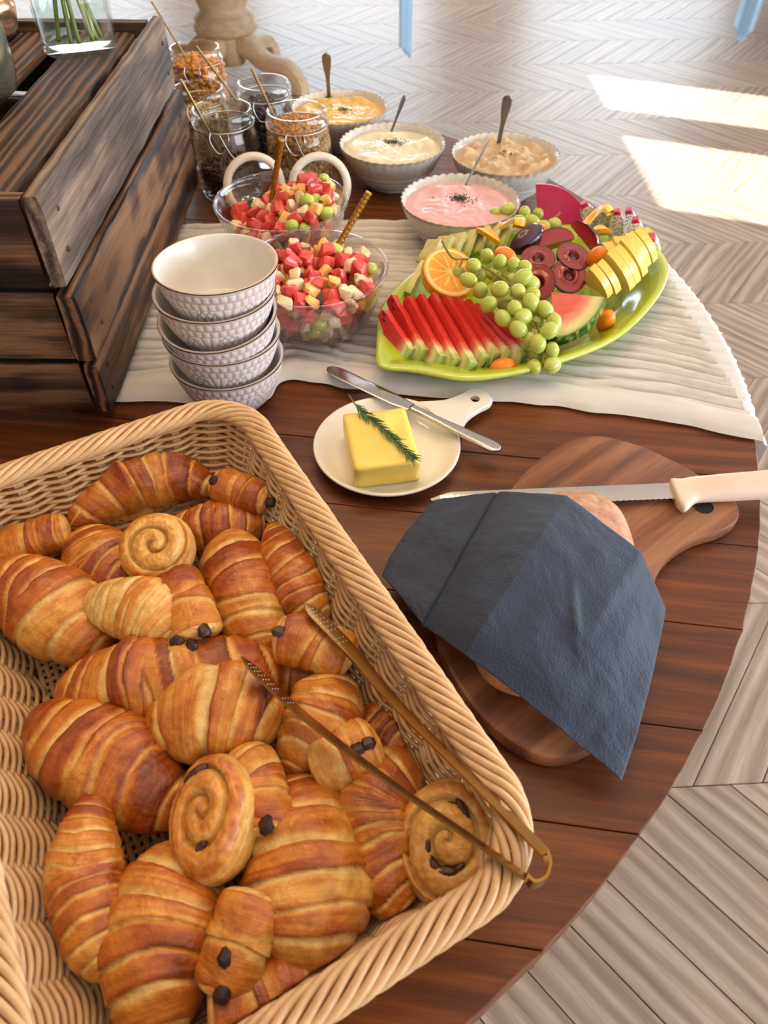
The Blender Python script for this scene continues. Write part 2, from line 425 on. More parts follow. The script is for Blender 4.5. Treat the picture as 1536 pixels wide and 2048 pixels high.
for vis, dist, p, s in cells:
    if vis == 0 and nvis < 290:
        nvis += 1
        o = link('plank', pmesh[s], floor, p, (0, 0, pm[s][1]+JA))
    else:
        mtx = Matrix.Translation(p) @ Matrix.Rotation(pm[s][1]+JA, 4, 'Z')
        rest.add((pm[s][0].v, pm[s][0].f), mtx=mtx)
tag(link('outlying_planks', rest.mesh('outlying_planks', mt_floor, False), floor), kind='stuff')

# ------------------------------------------------------------------ pedestal tables
def table_top(root, R, mat, ang, pw, rng):
    n = int(2*R/pw)+1; v = -R
    while v < R-0.01:
        v1 = min(R, v+pw*rng.uniform(0.9, 1.1))
        if R-v1 < 0.03: v1 = R
        g = 0.0004; a, b = v+g, v1-g
        out = []
        K = 14
        for i in range(K+1):
            y = lerp(a, b, i/K); out.append((math.sqrt(max(0, (R+0.0010*nz(y*60, 1.3, v))**2-y*y)), y))
        for i in range(K+1):
            y = lerp(b, a, i/K); out.append((-math.sqrt(max(0, (R+0.0010*nz(y*60, 7.3, v))**2-y*y)), y))
        if a <= -R+0.002 or b >= R-0.002:
            out = [p for k, p in enumerate(out) if k == 0 or (Vector(p)-Vector(out[k-1])).length > 1e-4]
        cy = (a+b)/2
        mb = MB().add(prism([(x, y-cy) for x, y in out], -0.042, 0.0, 0.0010))
        link('plank', mb.mesh('plank', mat, False), root, (-math.sin(ang)*cy, math.cos(ang)*cy, T+rng.uniform(-.0002, .0002)), (0, 0, ang))
        v = v1
def pedestal(root, mat, a0, zt):
    prof = [(0.0, .09), (.078, .09), (.080, .20), (.082, .215), (.12, .222), (.150, .235), (.153, .255), (.140, .268), (.145, .285), (.135, .305), (.11, .32), (.118, .345), (.14, .40), (.145, .45), (.12, .54), (.09, .60), (.10, .62), (.10, .64), (.085, .66), (.13, .69), (.16, zt), (0, zt)]
    part('pedestal', MB().add(lathe(prof, 40)), mat, root)
    for i in range(4):
        a = a0+i*PI/2
        up = [(.06, .235), (.12, .225), (.18, .185), (.225, .15), (.27, .145), (.33, .135), (.385, .10), (.42, .05), (.425, .0)]
        lo = [(.36, .0), (.362, .04), (.345, .068), (.30, .08), (.24, .082), (.18, .09), (.13, .12), (.06, .15)]
        ol = [(p.x, p.y) for p in catmull([(x, y, 0) for x, y in up], 5)]+[(p.x, p.y) for p in catmull([(x, y, 0) for x, y in lo], 5)]
        mb = MB().add(prism(ol, -0.035, 0.035, 0.006), mtx=Matrix.Rotation(PI/2, 4, 'X'))
        link('foot', mb.mesh('foot', mat, 'auto'), root, (0, 0, 0), (0, 0, a))
rt = thing('round_table', 'big round dark brown plank table carrying the whole breakfast buffet', 'table', (TC.x, TC.y, 0))
table_top(rt, TR, mt_table, math.radians(-8), 0.096, random.Random(3))
pedestal(rt, mt_pale, 0.4, T-0.042)
def back_table(loc, a0, lab):
    t = thing('pedestal_table', lab, 'table', loc)
    table_top(t, 0.9, mt_table, 0.3, 0.15, random.Random(8)); pedestal(t, mt_pale, a0, T-0.042); return t
back_table((-0.77, 4.2, 0), math.radians(-25), 'table on a pale turned wooden pedestal with scroll feet behind the buffet')
back_table((2.60, 4.95, 0), math.radians(20), 'second pedestal table standing beyond the sunlit floor patch')
mt_blue = cloth('blue_gauze', (0.66, 0.84, 0.97), 0.10, 0.7)
def tail(lab, pts, wd, tip, dirv, seed):
    """a gathered end of a gauze runner: lies on the table top, bends over the edge and hangs"""
    rng = random.Random(seed); mb = MB(); nU, nV = 60, 40
    top = Vector(pts[0]); bot = Vector(pts[1]); side = Vector(dirv).normalized(); outw = Vector((side.y, -side.x, 0))
    if outw.y > 0: outw = -outw
    L = (top-bot).length; onb = 0.14
    def fn(i, j):
        s = i/(nU-1); u = j/(nV-1)-.5
        zend = 1.0+ (0.16*math.floor((u+.5)*4)/4 - 0.16 if tip < 0 else -0.12*abs(u)*2)
        d = -onb + s*(onb+L*zend)
        fold = 0.012*math.sin(u*24+2*nz(s*2, u*3, seed))*min(1, max(0, d)/0.1+.25)
        wdt = lerp(wd*1.15, wd*0.85, s)
        if d < 0: p = top + outw*d + Vector((0, 0, 0.004+abs(fold)*.5))
        else:
            p = top + outw*(0.012*min(1, d/0.02)+fold+0.008) + Vector((0, 0, 0.004-d))
        return p + side*(u*wdt)
    mb.add(grid(fn, nU, nV)); 
    o = solo('gauze_runner', mb, mt_blue, lab, 'cloth', loc=tuple(top), world=True)
    md = o.modifiers.new('s', 'SOLIDIFY'); md.thickness = 0.0012
e1 = Vector((0.85, -0.30, 0)).normalized(); p1 = Vector((-0.77, 4.2, T))+e1*0.9
tail('pale blue gauze cloth tail hanging off the scroll-footed pedestal table', (p1, p1-Vector((0, 0, .60))), 0.20, -1, (-e1.y, e1.x, 0), 2)
e2 = Vector((-0.74, -0.51, 0)).normalized(); p2 = Vector((2.60, 4.95, T))+e2*0.9
tail('narrow pale gauze cloth end hanging near the sunny window patch', (p2, p2-Vector((0, 0, .66))), 0.13, 1, (-e2.y, e2.x, 0), 5)

# ------------------------------------------------------------------ ring chandelier with small warm bulbs over the buffet
ch = thing('chandelier', 'ring chandelier with small warm bulbs hanging over the buffet table', 'chandelier', (-0.15, 1.15, 2.25))
mt_iron = M('black_iron', (0.03, 0.03, 0.03), 0.5, 0.6, noise=(20, (0.05, 0.045, 0.04), 0.5))
part('ring', MB().add(tube([(0.42*math.cos(2*PI*i/48), 0.42*math.sin(2*PI*i/48), 0) for i in range(48)], 0.012, 8, True)), mt_iron, ch)
part('rod', MB().add(tube([(0, 0, 0.02), (0, 0, CZ-2.25)], 0.01, 8)), mt_iron, ch)
mt_bulb = M('warm_bulb', (1, .8, .5), 0.3, emit=((1.0, 0.62, 0.28), 30.0), noise=(5, (1, .75, .45), .3))
bulb = MB().add(ball(.022, .022, .03, 14, 8)).mesh('bulb', mt_bulb)
for i in range(8):
    a = 2*PI*i/8+.2; x, y = 0.42*math.cos(a), 0.42*math.sin(a)
    part('arm', MB().add(tube([(x, y, 0.0), (0, 0, 0.30)], 0.004, 6)), mt_iron, ch)
    link('bulb', bulb, ch, (x, y, -0.055))
    l = bpy.data.lights.new('bulb_light', 'POINT'); l.energy = 4.4; l.color = (1.0, 0.66, 0.34); l.shadow_soft_size = 0.05
    lo = bpy.data.objects.new('bulb_light', l); COL.objects.link(lo); lo.parent = ch; lo.location = (x, y, -0.13)

# ------------------------------------------------------------------ gauze runner across the table
mt_gauze = cloth('white_gauze', (0.77, 0.735, 0.70), 0.10, 0.12, 0.25, 1200, True)
near = [P(*p) for p in [(190, 812), (310, 808), (450, 812), (535, 806), (565, 768), (640, 772), (720, 785), (860, 800), (980, 806), (1100, 818), (1210, 832), (1330, 848), (1440, 872), (1525, 889)]]
far = [P(*p) for p in [(362, 452), (425, 451), (520, 450), (560, 449), (600, 448), (640, 447), (700, 446), (760, 445), (840, 446), (940, 452), (1050, 462), (1150, 474), (1240, 488), (1303, 497)]]
def poly_at(pts, t):
    k = t*(len(pts)-1); i = min(len(pts)-2, int(k)); return pts[i].lerp(pts[i+1], k-i)
near_s = catmull(near, 6); far_s = catmull(far, 6)
def runner_xy(u, v): return poly_at(near_s, u).lerp(poly_at(far_s, u), v)
def fold_h(u, v):
    # long sharp pleats along the cloth that wander, break and merge
    w_ = v + 0.020*nz(u*3, v*4, 1) + 0.008*nz(u*9, v*10, 5)
    a = abs(((w_*23 + 1.3*nz(u*2.2, v*6, 9)) % 1.0)*2-1); b = abs(((w_*41 + 0.8*nz(u*5, v*9, 2)) % 1.0)*2-1)
    amp = 0.6+0.8*(0.5+0.5*nz(u*5, v*14, 3))
    h = amp*(0.0060*(1-a)**2.6 + 0.0030*(1-b)**2.0) + 0.0008*(nz(u*60, v*120, 4)+.5)
    if v < 0.13:   # thick gathered border roll
        h = lerp(0.006+0.006*math.sin(min(1, v/0.11)*PI)*(0.8+0.4*nz(u*12, v*20, 6)), h, S(v, 0.08, 0.13))
    return 0.0012+max(0, h)*S(v, -0.02, 0.02)
NU, NV = 230, 170
def rfn(i, j):
    u, v = i/(NU-1), j/(NV-1)
    p = runner_xy(u, v); p = p + (poly_at(near_s, u)-poly_at(far_s, u)).normalized()*0.004*nz(u*22, v*2, 7)
    f = fold_h(u, v); d = .40*(1-S(f, .0016, .0050)) if v > .12 else .03
    return (Vector((p.x, p.y, T+f)), (d, d, d))
rg = MB(); rg.add(grid(rfn, NU, NV))
# the end that turns over the table edge and hangs
HD = 30
def hfn(i, j):
    v = j/(NV-1); b = rfn(NU-1, j)[0]; d = (Vector((b.x, b.y, 0))-TC); rad = d.normalized(); d0 = TR+0.004-d.length
    s = i/(HD-1)
    edge = Vector((b.x, b.y, b.z))+rad*max(d0, 0.001)
    f = .25*fold_h(1, v)+.0005
    if s < .3: k = s/.3; p = b.lerp(edge, k); p.z = lerp(b.z, T+f*.7, k)
    else:
        k = (s-.3)/.7; p = edge+rad*(0.003+f*1.2+0.006*k*nz(v*20, k*2, 3)); p.z = T+f*.6-k*0.20
    return (p, (.08, .08, .08))
rg.add(grid(hfn, HD, NV))
solo('gauze_runner', rg, mt_gauze, 'crinkled white gauze runner lying across the brown buffet table', 'table runner', loc=tuple(P(900, 640)), world=True)

# ------------------------------------------------------------------ wooden crate
CX, CY0, CY1, CZ0, CTOP = -0.309, 0.66, 1.222, 0.0, 0.265
CXL = -0.78
cr = thing('wooden_crate', 'weathered dark wooden slatted crate turned upside down on the table', 'crate', ((CX+CXL)/2, (CY0+CY1)/2, T))
def slat(name, x0, x1, y0, y1, z0, z1, mat, axis, rng, tilt=0.0):
    sx, sy, sz = x1-x0, y1-y0, z1-z0
    c = Vector(((x0+x1)/2, (y0+y1)/2, (z0+z1)/2))-Vector((cr.location.x, cr.location.y, 0))
    dims = (sx, sy, sz) if axis == 'x' else (sy, sx, sz)
    L, W, Hh = dims
    # subdivided plank with worn, slightly wavy edges
    mb = MB(); n = 26; sec = [(-.5, -.5), (-.5, -.32), (-.5, .32), (-.5, .5), (-.38, .5), (.38, .5), (.5, .5), (.5, .32), (.5, -.32), (.5, -.5), (.38, -.5), (-.38, -.5)]
    sd_ = rng.random()*50; b = 0.0022
    def fn(i, j):
        x = (i/(n-1)-.5)*L; a, d = sec[j]
        y = a*W; z = d*Hh
        if abs(a) == .5 and abs(d) == .5: y -= math.copysign(b, a)*.6; z -= math.copysign(b, d)*.6
        y += .0016*nz(x*26, sd_+a*3, d*2); z += .0020*nz(x*22, sd_+5+d*3, a*2)
        if i in (0, n-1): x += .003*nz(a*4, d*4, sd_)
        return Vector((x, y, z))
    g = grid(fn, n, len(sec), cv=True, flip=True); mb.add(g)
    mb.f.append(tuple(range(len(sec)))); mb.f.append(tuple((n-1)*len(sec)+j for j in reversed(range(len(sec)))))
    return link(name, mb.mesh(name, mat, 'auto'), cr, c, (0, tilt if axis == 'x' else 0, 0 if axis == 'x' else PI/2))
rc = random.Random(12)
ZB = [(0.018, 0.083), (0.092, 0.170), (0.178, 0.268)]
for k, (a, b) in enumerate(ZB):
    slat('side_slat', CX-.016, CX+[.0, .006, .0][k], CY0+[.002, -.004, 0][k], CY1+[.03, .01, .0][k], a, b, mt_crate2 if k == 2 else mt_crate, 'y', rc)
    slat('side_slat', CXL, CXL+.021, CY0, CY1, a, b, mt_crate, 'y', rc)
    slat('end_board', CXL+.022, CX-.022, CY0+.004, CY0+.026, a-[0, .004, .004][k], b-[0.001, .002, .006][k], mt_crate, 'x', rc)
    slat('end_board', CXL+.022, CX-.022, CY1-.026, CY1-.004, a, b-.002, mt_crate, 'x', rc)
for x in (CX-.060, CXL+.025):
    for y in (CY0+.028, CY1-.062):
        slat('corner_post', x, x+.036, y, y+.034, 0.0, 0.235, mt_crate, 'x', rc)
xs = [(-0.424, -0.347), (-0.532, -0.455), (-0.640, -0.565), (-0.755, -0.672)]
for a, b in xs: slat('top_slat', a, b, CY0+.030, CY1-.028, 0.239, 0.256+rc.uniform(-.002, .002), mt_crate, 'y', rc)
mt_nail = M('rusty_nail', (0.05, 0.03, 0.025), 0.6, 0.5, noise=(300, (0.10, .04, .02), .6))
nail = MB().add(lathe([(0, -.001), (.0032, -.001), (.0028, .0008), (0, .001)], 10)).mesh('nail', mt_nail)
for a, b in ZB:
    for z in (lerp(a, b, .3), lerp(a, b, .72)):
        for y in (CY0+.03, CY1-.03):
            link('nail', nail, cr, (CX+.0058-cr.location.x if a > .09 and a < .1 else CX+.0005-cr.location.x, y-cr.location.y+rc.uniform(-.006, .006), z), (0, PI/2, 0))

# ------------------------------------------------------------------ glass things on the crate
mt_glass = thin_glass('clear_glass'); mt_glass2 = thin_glass('jar_glass', (0.955, 0.972, 0.965), 1.5, .01, 3.2, .8)
mt_water = thin_glass('water', (0.93, 0.96, 0.95), 1.33)
mt_stem = M('flower_stem', srgb(112, 128, 52), 0.5, noise=(60, srgb(150, 150, 80), .6))
TZ = T+0.2595
vs = thing('glass_vase', 'clear glass vase with flower stems in water on crate', 'vase', (-0.392, 1.10, TZ))
part('glass_body', MB().add(lathe([(0, .001), (.044, .001), (.0465, .004), (.047, .012), (.048, .10), (.049, .19), (.0470, .19), (.0455, .10), (.0445, .014), (.040, .009), (0, .008)], 48)), mt_glass, vs)
part('water', MB().add(lathe([(.0440, .0105), (.0450, .05), (.0455, .118), (.0, .118)], 40)), mt_water, vs)
rv = random.Random(5)
for k in range(6):
    a = rv.uniform(0, 6.28); x, y = .028*math.cos(a), .026*math.sin(a)
    solo('flower_stem', MB().add(tube(catmull([(x, y, .014), (x*.4, y*.4, .09), (-x*.7+rv.uniform(-.01, .01), -y*.8, .26)], 8), .0028, 8)), mt_stem,
         'green flower stem standing in the glass vase on the crate', 'stem', loc=(-0.392, 1.10, TZ), group='stems in the vase')
mt_tin = M('mercury_glass', srgb(178, 170, 140), 0.22, 0.85, noise=(45, srgb(90, 110, 105), .8), bump=(60, .1))
mt_amber = M('copper_mercury', srgb(214, 150, 100), 0.2, 0.85, noise=(30, srgb(240, 225, 205), .7), bump=(40, .1))
def votive(lab, loc, r, h, mat):
    t = thing('candle_jar', lab, 'candle holder', loc)
    part('glass_cup', MB().add(lathe([(0, 0), (r*.72, 0), (r*.9, .006), (r, .03), (r*1.0, h*.62), (r*.93, h*.75), (r*.95, h*.8), (r*.9, h*.86), (r*.9, h), (r*.86, h), (r*.86, h*.86), (r*.9, h*.6), (r*.9, .03), (r*.6, .008), (0, .008)], 40)), mat, t)
    part('candle', MB().add(lathe([(0, .009), (r*.55, .009), (r*.84, .03), (r*.86, h*.4), (0, h*.41)], 24)), mt_wax, t)
mt_wax = M('ivory_wax', srgb(236, 226, 200), 0.5, sss=.3, noise=(20, srgb(225, 212, 180), .5))
votive('greenish silver mercury glass jar beside the vase on the crate', (-0.462, 0.935, TZ), .046, .10, mt_tin)
votive('small copper and white ribbed glass pot on the crate', (-0.533, 1.165, TZ), .042, .055, mt_amber)

# ------------------------------------------------------------------ stack of patterned cereal bowls
mt_bowl = M('pearly_stoneware', srgb(214, 204, 200), 0.22, spec=.6, coat=.3, noise=(35, srgb(214, 200, 198), .5), bump=(160, .08), attr=True)
BR, BH = 0.0645, 0.060
def bowl_rim(z): return 0.027+(BR-0.027)*(z/BH)**0.42
def bowl_mb():
    mb = MB(); nA, nZ = 240, 56
    cw, cg, cb = srgb(234, 226, 225), srgb(200, 178, 172), srgb(168, 128, 92)
    def fn(i, j):
        a = 2*PI*i/nA; t = j/(nZ-1); z = BH*(0.05+.95*t); r = bowl_rim(z); d = 0; c = cw
        if z > .0375:      # two rows of pressed squares
            row = 0 if z > .0475 else 1; zz = (z-.0375-(1-row)*.010)/.010
            k = (a*44/(2*PI)+row*.5) % 1.0
            e = min(min(k, 1-k)*2.2, min(zz, 1-zz)*2.4)
            d = -0.0011*(1-S(e, .1, .55)); c = mix3(cg, cw, S(e, .1, .6))
            if z > .0574: d = 0; c = mix3(cw, cb, S(z, .0584, .0598))
        else:             # fans and crosshatched lozenges
            k = (a*8/(2*PI)) % 1.0; q = z/.0375
            ray = abs(((k-.5)/(0.10+q))*5 % 1.0-.5)*2
            dia = min(abs((k*6+q*3) % 1-.5), abs((k*6-q*3) % 1-.5))*2
            lo = abs(k-.5) > .30
            e = dia*1.6 if lo else ray*1.3
            d = -0.0012*(1-S(e, .05, .5))*S(q, .05, .3); c = mix3(cg if not lo else srgb(170, 140, 110), cw, S(e, .05, .6))
        return (Vector(((r+d)*math.cos(a), (r+d)*math.sin(a), z)), c)
    mb.add(grid(fn, nA, nZ, cu=True))
    inner = [(BR-.0005, BH+.0008), (BR-.002, BH+.0014), (BR-.0035, BH+.0006)]+[(bowl_rim(max(.004, BH*t))-.0042, max(.0075, BH*t)) for t in (.95, .8, .6, .45, .3, .2, .13)]+[(.015, .0065), (0, .006)]
    V, F = lathe(inner, 96); F = [f for f in F]
    ci = srgb(226, 222, 212); mb.add((V, F, [mix3(cb, ci, S(k//96, 0, 2)) for k in range(len(V))]))
    foot = [(0, 0), (.026, 0), (.0272, .0012), (.0275, .0035)]
    V, F = lathe(foot, 64); mb.add((V, F, [cg]*len(V)))
    return mb
bm_ = bowl_mb().mesh('cereal_bowl', mt_bowl, True)
labs = ['pearly cereal bowl at the bottom of the stack, resting on the runner', 'fourth cereal bowl down in the stack, just above the bottom one',
        'tilted third cereal bowl in the middle of the stack', 'second cereal bowl from the top of the stack', 'empty topmost cereal bowl of the stack, its glazed inside showing']
BX, BY = -0.182, 0.706
for k, (z, dx, dy, tx, ty) in enumerate([(0.004, .004, 0, 0, 0), (.038, 0.002, 0, .02, .02), (.064, .007, .001, 0.05, -.12), (.090, .004, 0, .01, -.02), (.117, .009, 0.001, 0, .02)]):
    tag(link('cereal_bowl', bm_, None, (BX+dx, BY+dy, T+z), (tx, ty, k*.37)), labs[k], 'bowl', 'stacked cereal bowls')

# ------------------------------------------------------------------ glass bowls of fruit salad
mt_gbowl = thin_glass('pressed_glass', (0.93, 0.905, 0.915), 1.5, .02, 2.6, .8)
GR, GH = 0.0945, 0.082
def g_rad(z): return 0.058+(GR-.058)*(max(0, z)/GH)**0.62
gprof = [(0, .0), (.050, .0), (.056, .003), (g_rad(.012), .012)]+[(g_rad(z), z) for z in (.02, .03, .04, .05, .06, .07, .078)]+[(GR+.0012, GH-.001), (GR+.0014, GH+.0008), (GR, GH+.0022), (GR-.0022, GH+.0022), (GR-.0038, GH+.0006), (GR-.0042, GH-.002)]+[(g_rad(z)-.004, z) for z in (.07, .06, .05, .04, .03, .02)]+[(.057, .012), (.052, .0075), (0, .007)]
def flute(r, z, a, k):
    if .004 < z < .05 and k < 9: return r+.0011*math.cos(a*30)*S(z, .003, .01)*(1-S(z, .036, .05)), z
    return r, z
gm = MB().add(lathe(gprof, 180, flute)).mesh('glass_bowl', mt_gbowl)
G1 = (-0.146, 1.045); G2 = (-0.090, 0.858)
g1 = tag(link('glass_bowl', gm, None, (*G1, T+.004)), 'clear fluted glass bowl of fruit salad next to the storage jars', 'bowl', 'fruit salad bowls')
g2 = tag(link('glass_bowl', gm, None, (*G2, T+.006)), 'clear fluted glass bowl of fruit salad beside the cereal bowl stack', 'bowl', 'fruit salad bowls')
mt_wm = M('watermelon_flesh', srgb(206, 54, 52), 0.24, spec=.6, sss=.35, sssr=(1, .3, .25), noise=(70, srgb(228, 104, 92), .8), bump=(220, .25))
mt_apple = M('apple_flesh', srgb(232, 206, 152), 0.3, sss=.3, noise=(60, srgb(244, 230, 200), .9), bump=(150, .15))
mt_peach = M('peach_flesh', srgb(240, 178, 92), 0.28, sss=.35, noise=(60, srgb(246, 205, 130), .7), bump=(150, .2))
mt_grape = M('green_grape', srgb(176, 190, 78), 0.22, spec=.6, sss=.5, sssr=(.7, .8, .25), sscale=.006, noise=(55, srgb(203, 208, 120), .6), bump=(300, .05))
def chunk(sx, sy, sz, seed):
    r = random.Random(seed); return MB().add(cbox(sx, sy, sz, .0030, .0030, r))
CH_ = {'watermelon_cube': [chunk(.017, .016, .015, s).mesh('watermelon_cube', mt_wm, 'auto') for s in (1, 2, 3)],
       'apple_chunk': [chunk(*d, s).mesh('apple_chunk', mt_apple, 'auto') for s, d in ((4, (.018, .011, .012)), (5, (.022, .010, .011)), (6, (.014, .014, .012)))],
       'peach_chunk': [chunk(*d, s).mesh('peach_chunk', mt_peach, 'auto') for s, d in ((7, (.018, .014, .009)), (8, (.015, .013, .012)))],
       'grape': [MB().add(ball(.0085, .0085, .0105, 20, 12)).mesh('grape', mt_grape)]}
def salad(cx, cy, z0, top, seed, where, cats):
    r = random.Random(seed); pts = []; tries = 0
    while tries < 24000:
        tries += 1
        z = r.uniform(.014, .092); a = r.uniform(0, 2*PI); rm = g_rad(min(z, .078))-.0155
        q = rm*math.sqrt(r.random()); x, y = q*math.cos(a), q*math.sin(a)
        if z > top(x, y): continue
        deep = (rm-q) > .02 and z < top(x, y)-.024
        if all((x-p[0])**2+(y-p[1])**2+(z-p[2])**2 > .0155**2 for p in pts): pts.append((x, y, z, deep))
    for x, y, z, deep in pts:
        if deep: continue
        k = r.choices(['watermelon_cube', 'apple_chunk', 'peach_chunk', 'grape'], cats)[0]
        o = link(k, r.choice(CH_[k]), None, (cx+x, cy+y, z0+z), (r.uniform(0, 6), r.uniform(0, 6), r.uniform(0, 6)))
        s = r.uniform(.92, 1.12); o.scale = (s, s, s)
        nm = {'watermelon_cube': 'red watermelon cube', 'apple_chunk': 'pale apple chunk', 'peach_chunk': 'golden peach chunk', 'grape': 'green grape'}[k]
        tag(o, nm+' in the fruit salad bowl '+where, {'watermelon_cube': 'watermelon', 'apple_chunk': 'apple', 'peach_chunk': 'peach', 'grape': 'grape'}[k], nm+' pieces '+where)
salad(*G1, T+.004, lambda x, y: .052+.034*S(x, -.06, .05)+.008*math.cos(y*20), 21, 'by the storage jars', [10, 7, 6, 2.2])
salad(*G2, T+.006, lambda x, y: .084-.10*(x*x+y*y)/.0081*.1, 22, 'by the cereal bowls', [12, 8, 4, 1.2])
mt_gold = M('gold_glitter', srgb(206, 160, 66), 0.3, 0.9, noise=(400, srgb(120, 80, 20), .7), bump=(500, .6))
mt_brass = M('brushed_brass', srgb(190, 165, 110), 0.3, 1.0, noise=(60, srgb(150, 120, 70), .5))
def spoon(lab, base, tip, r, mat, twist=0.0, cat='spoon', group=None, bowl=(.010, .015, .003)):
    base, tip = Vector(base), Vector(tip)
    t = thing('serving_spoon', lab, cat, tuple(base), 0, group)
    d = (tip-base); n = 60; s0 = d.cross(Vector((0, 0, 1))).normalized(); q = s0.cross(d.normalized()); pts = []
    mb = MB().add(tube([d*(i/n) for i in range(n+1)], lambda k: r*(1+(.07*math.sin(k*90) if twist else 0)), 10)); part('handle', mb, mat, t)
    part('spoon_bowl', MB().add(ball(*bowl, 16, 8), mtx=frame(-d.normalized()*.010, q, s0)), mat, t); return t
spoon('gold glitter spoon stuck into the fruit salad by the jars', P(541, 415, .068), P(563, 278, .175), .0042, mt_gold, 1)
spoon('gold glitter spoon stuck into the fruit salad by the bowl stack', P(668, 505, .075), P(738, 385, .150), .0042, mt_gold, 1)

# ------------------------------------------------------------------ storage jars
mt_gask = M('white_rubber', srgb(226, 216, 202), 0.5, noise=(40, srgb(210, 198, 184), .4))
mt_wire = M('steel_wire', (0.55, 0.55, 0.56), 0.25, 1.0, noise=(50, (.4, .4, .4), .4))
jprof = lambda R, H_: [(0, .0), (R*.86, .0), (R*.97, .004), (R, .014), (R, H_*.62), (R*.97, H_*.72), (R*.90, H_*.80), (R*.88, H_*.83), (R*.96, H_*.855), (R*.97, H_*.89), (R*.90, H_*.91), (R*.905, H_*.985), (R*.89, H_), (R*.84, H_), (R*.83, H_*.98), (R*.83, H_*.82), (R*.90, H_*.72), (R*.93, H_*.6), (R*.93, .016), (R*.85, .009), (0, .008)]
def jar(lab, x, y, R, H_, lidc=None, lidn=None):
    t = thing('storage_jar', lab, 'jar', (x, y, T+.0006), 0, 'wire bail storage jars')
    part('glass_body', MB().add(lathe(jprof(R, H_), 56)), mt_glass2, t)
    ring = [(R*.93*math.cos(2*PI*i/40), R*.93*math.sin(2*PI*i/40), H_*.842) for i in range(40)]
    part('wire_band', MB().add(tube(ring, .0011, 6, True)), mt_wire, t)
    for s in (-1, 1):
        part('wire_clasp', MB().add(tube(catmull([(s*R*.25, -R*.93, H_*.86), (s*R*.28, -R*1.04, H_*.78), (s*R*.12, -R*1.06, H_*.66), (0, -R*1.06, H_*.64)], 6), .0011, 6)), mt_wire, t)
    if lidc is not None:
        c = Vector(lidc)-t.location; fm = frame(c, lidn)
        l = part('lid', MB().add(lathe([(0, -.004), (.034, -.004), (.037, -.002), (.038, .003), (.047, .0035), (.048, .006), (.045, .008), (.037, .009), (.035, .006), (0, .0055)], 48), mtx=fm), mt_glass2, t)
        rr = [(.0435*math.cos(2*PI*i/48), .0435*math.sin(2*PI*i/48), .0) for i in range(48)]
        g = MB(); g.add(lathe([(.0365, .0095), (.0365, .0140), (.042, .0150), (.0480, .0135), (.0492, .0095), (.044, .009), (.0365, .0095)], 48), mtx=fm); part('gasket', g, mt_gask, l)
        part('hinge_wire', MB().add(tube(catmull([(0, -R*.95, H_*.84), tuple(c*.5+Vector((0, -R*.6, H_*.45))), tuple(fm @ Vector((0, .048, .0)))], 8), .0012, 6)), mt_wire, t)
    return t
ja = (-0.255, 1.262); jb = (-0.137, 1.255); jc = (-0.205, 1.395); jd = (-0.315, 1.385); je = (-0.345, 1.545)
lidA, lidB = P(511, 374, .047), P(640, 374, .047)
jar('storage jar a quarter full of dark seeds, lid hanging open', *ja, .052, .132, lidA, (-0.02, -.82, .57))
jar('storage jar full of golden granola, lid hanging open', *jb, .052, .132, lidB, (0.08, -.82, .57))
jar('storage jar of dark raisins behind the granola jar', *jc, .048, .128)
jar('storage jar of pale flakes behind the dark seed jar', *jd, .047, .122)
jar('storage jar of orange dried fruit behind the pale flakes jar', *je, .050, .138)
def bits(lab, name, x, y, R, z0, z1, mat, sz, n, seed, cat, flat=.4, hump=.006):
    r = random.Random(seed); mb = MB()
    for k in range(n):
        if r.random() < .62: a = r.uniform(PI*.95, PI*2.05); q = R*r.uniform(.90, .97); z = r.uniform(z0+sz*.4, z1)
        else: a = r.uniform(0, 2*PI); q = R*.95*math.sqrt(r.random()); z = z1+hump*(1-q/R)+r.uniform(-.003, .002)
        m = Matrix.Translation((q*math.cos(a), q*math.sin(a), z)) @ Matrix.Rotation(r.uniform(0, 6), 4, (r.random()-.5, r.random()-.5, r.random()-.4)) @ Matrix.Scale(r.uniform(.7, 1.25), 4)
        mb.add(cbox(sz, sz*.75, sz*flat, sz*.18), mtx=m)
    mb.add(lathe([(0, z0), (R*.82, z0), (R*.90, z0+.006), (R*.90, z1-.002), (0, z1+hump*.6)], 24))
    solo(name, mb, mat, lab, cat, loc=(x, y, T+.0006), kind='stuff')
mt_gran = M('granola', srgb(196, 142, 76), 0.6, noise=(170, srgb(134, 84, 40), .9), bump=(300, .4))
mt_seed = M('dark_seeds', srgb(82, 48, 34), 0.55, noise=(200, srgb(40, 22, 16), .9), bump=(300, .4))
mt_rais = M('raisins', srgb(60, 34, 34), 0.4, noise=(150, srgb(28, 16, 18), .8), bump=(200, .5))
mt_flak = M('pale_flakes', srgb(206, 176, 120), 0.6, noise=(150, srgb(168, 130, 76), .8), bump=(300, .4))
mt_dried = M('dried_orange_fruit', srgb(214, 140, 40), 0.4, sss=.3, noise=(120, srgb(150, 80, 20), .7), bump=(200, .4))
bits('dark brown seeds filling the bottom of a storage jar', 'seeds', *ja, .0475, .0095, .048, mt_seed, .0075, 500, 31, 'seeds')
bits('golden granola clusters heaped in a storage jar', 'granola', *jb, .0475, .0095, .106, mt_gran, .0085, 1500, 32, 'granola', .55, .014)
bits('dark raisins filling a storage jar', 'raisins', *jc, .0430, .0095, .092, mt_rais, .009, 700, 33, 'raisins', .7)
bits('pale flakes filling a storage jar', 'flakes', *jd, .0425, .0095, .085, mt_flak, .008, 500, 34, 'flakes', .3)
bits('orange dried fruit pieces filling a storage jar', 'dried_fruit', *je, .0455, .0095, .112, mt_dried, .014, 420, 35, 'dried fruit', .5)
def stick(lab, b, t_):
    spoon(lab, b, t_, .0021, mt_brass, 0, bowl=(.008, .012, .0025))
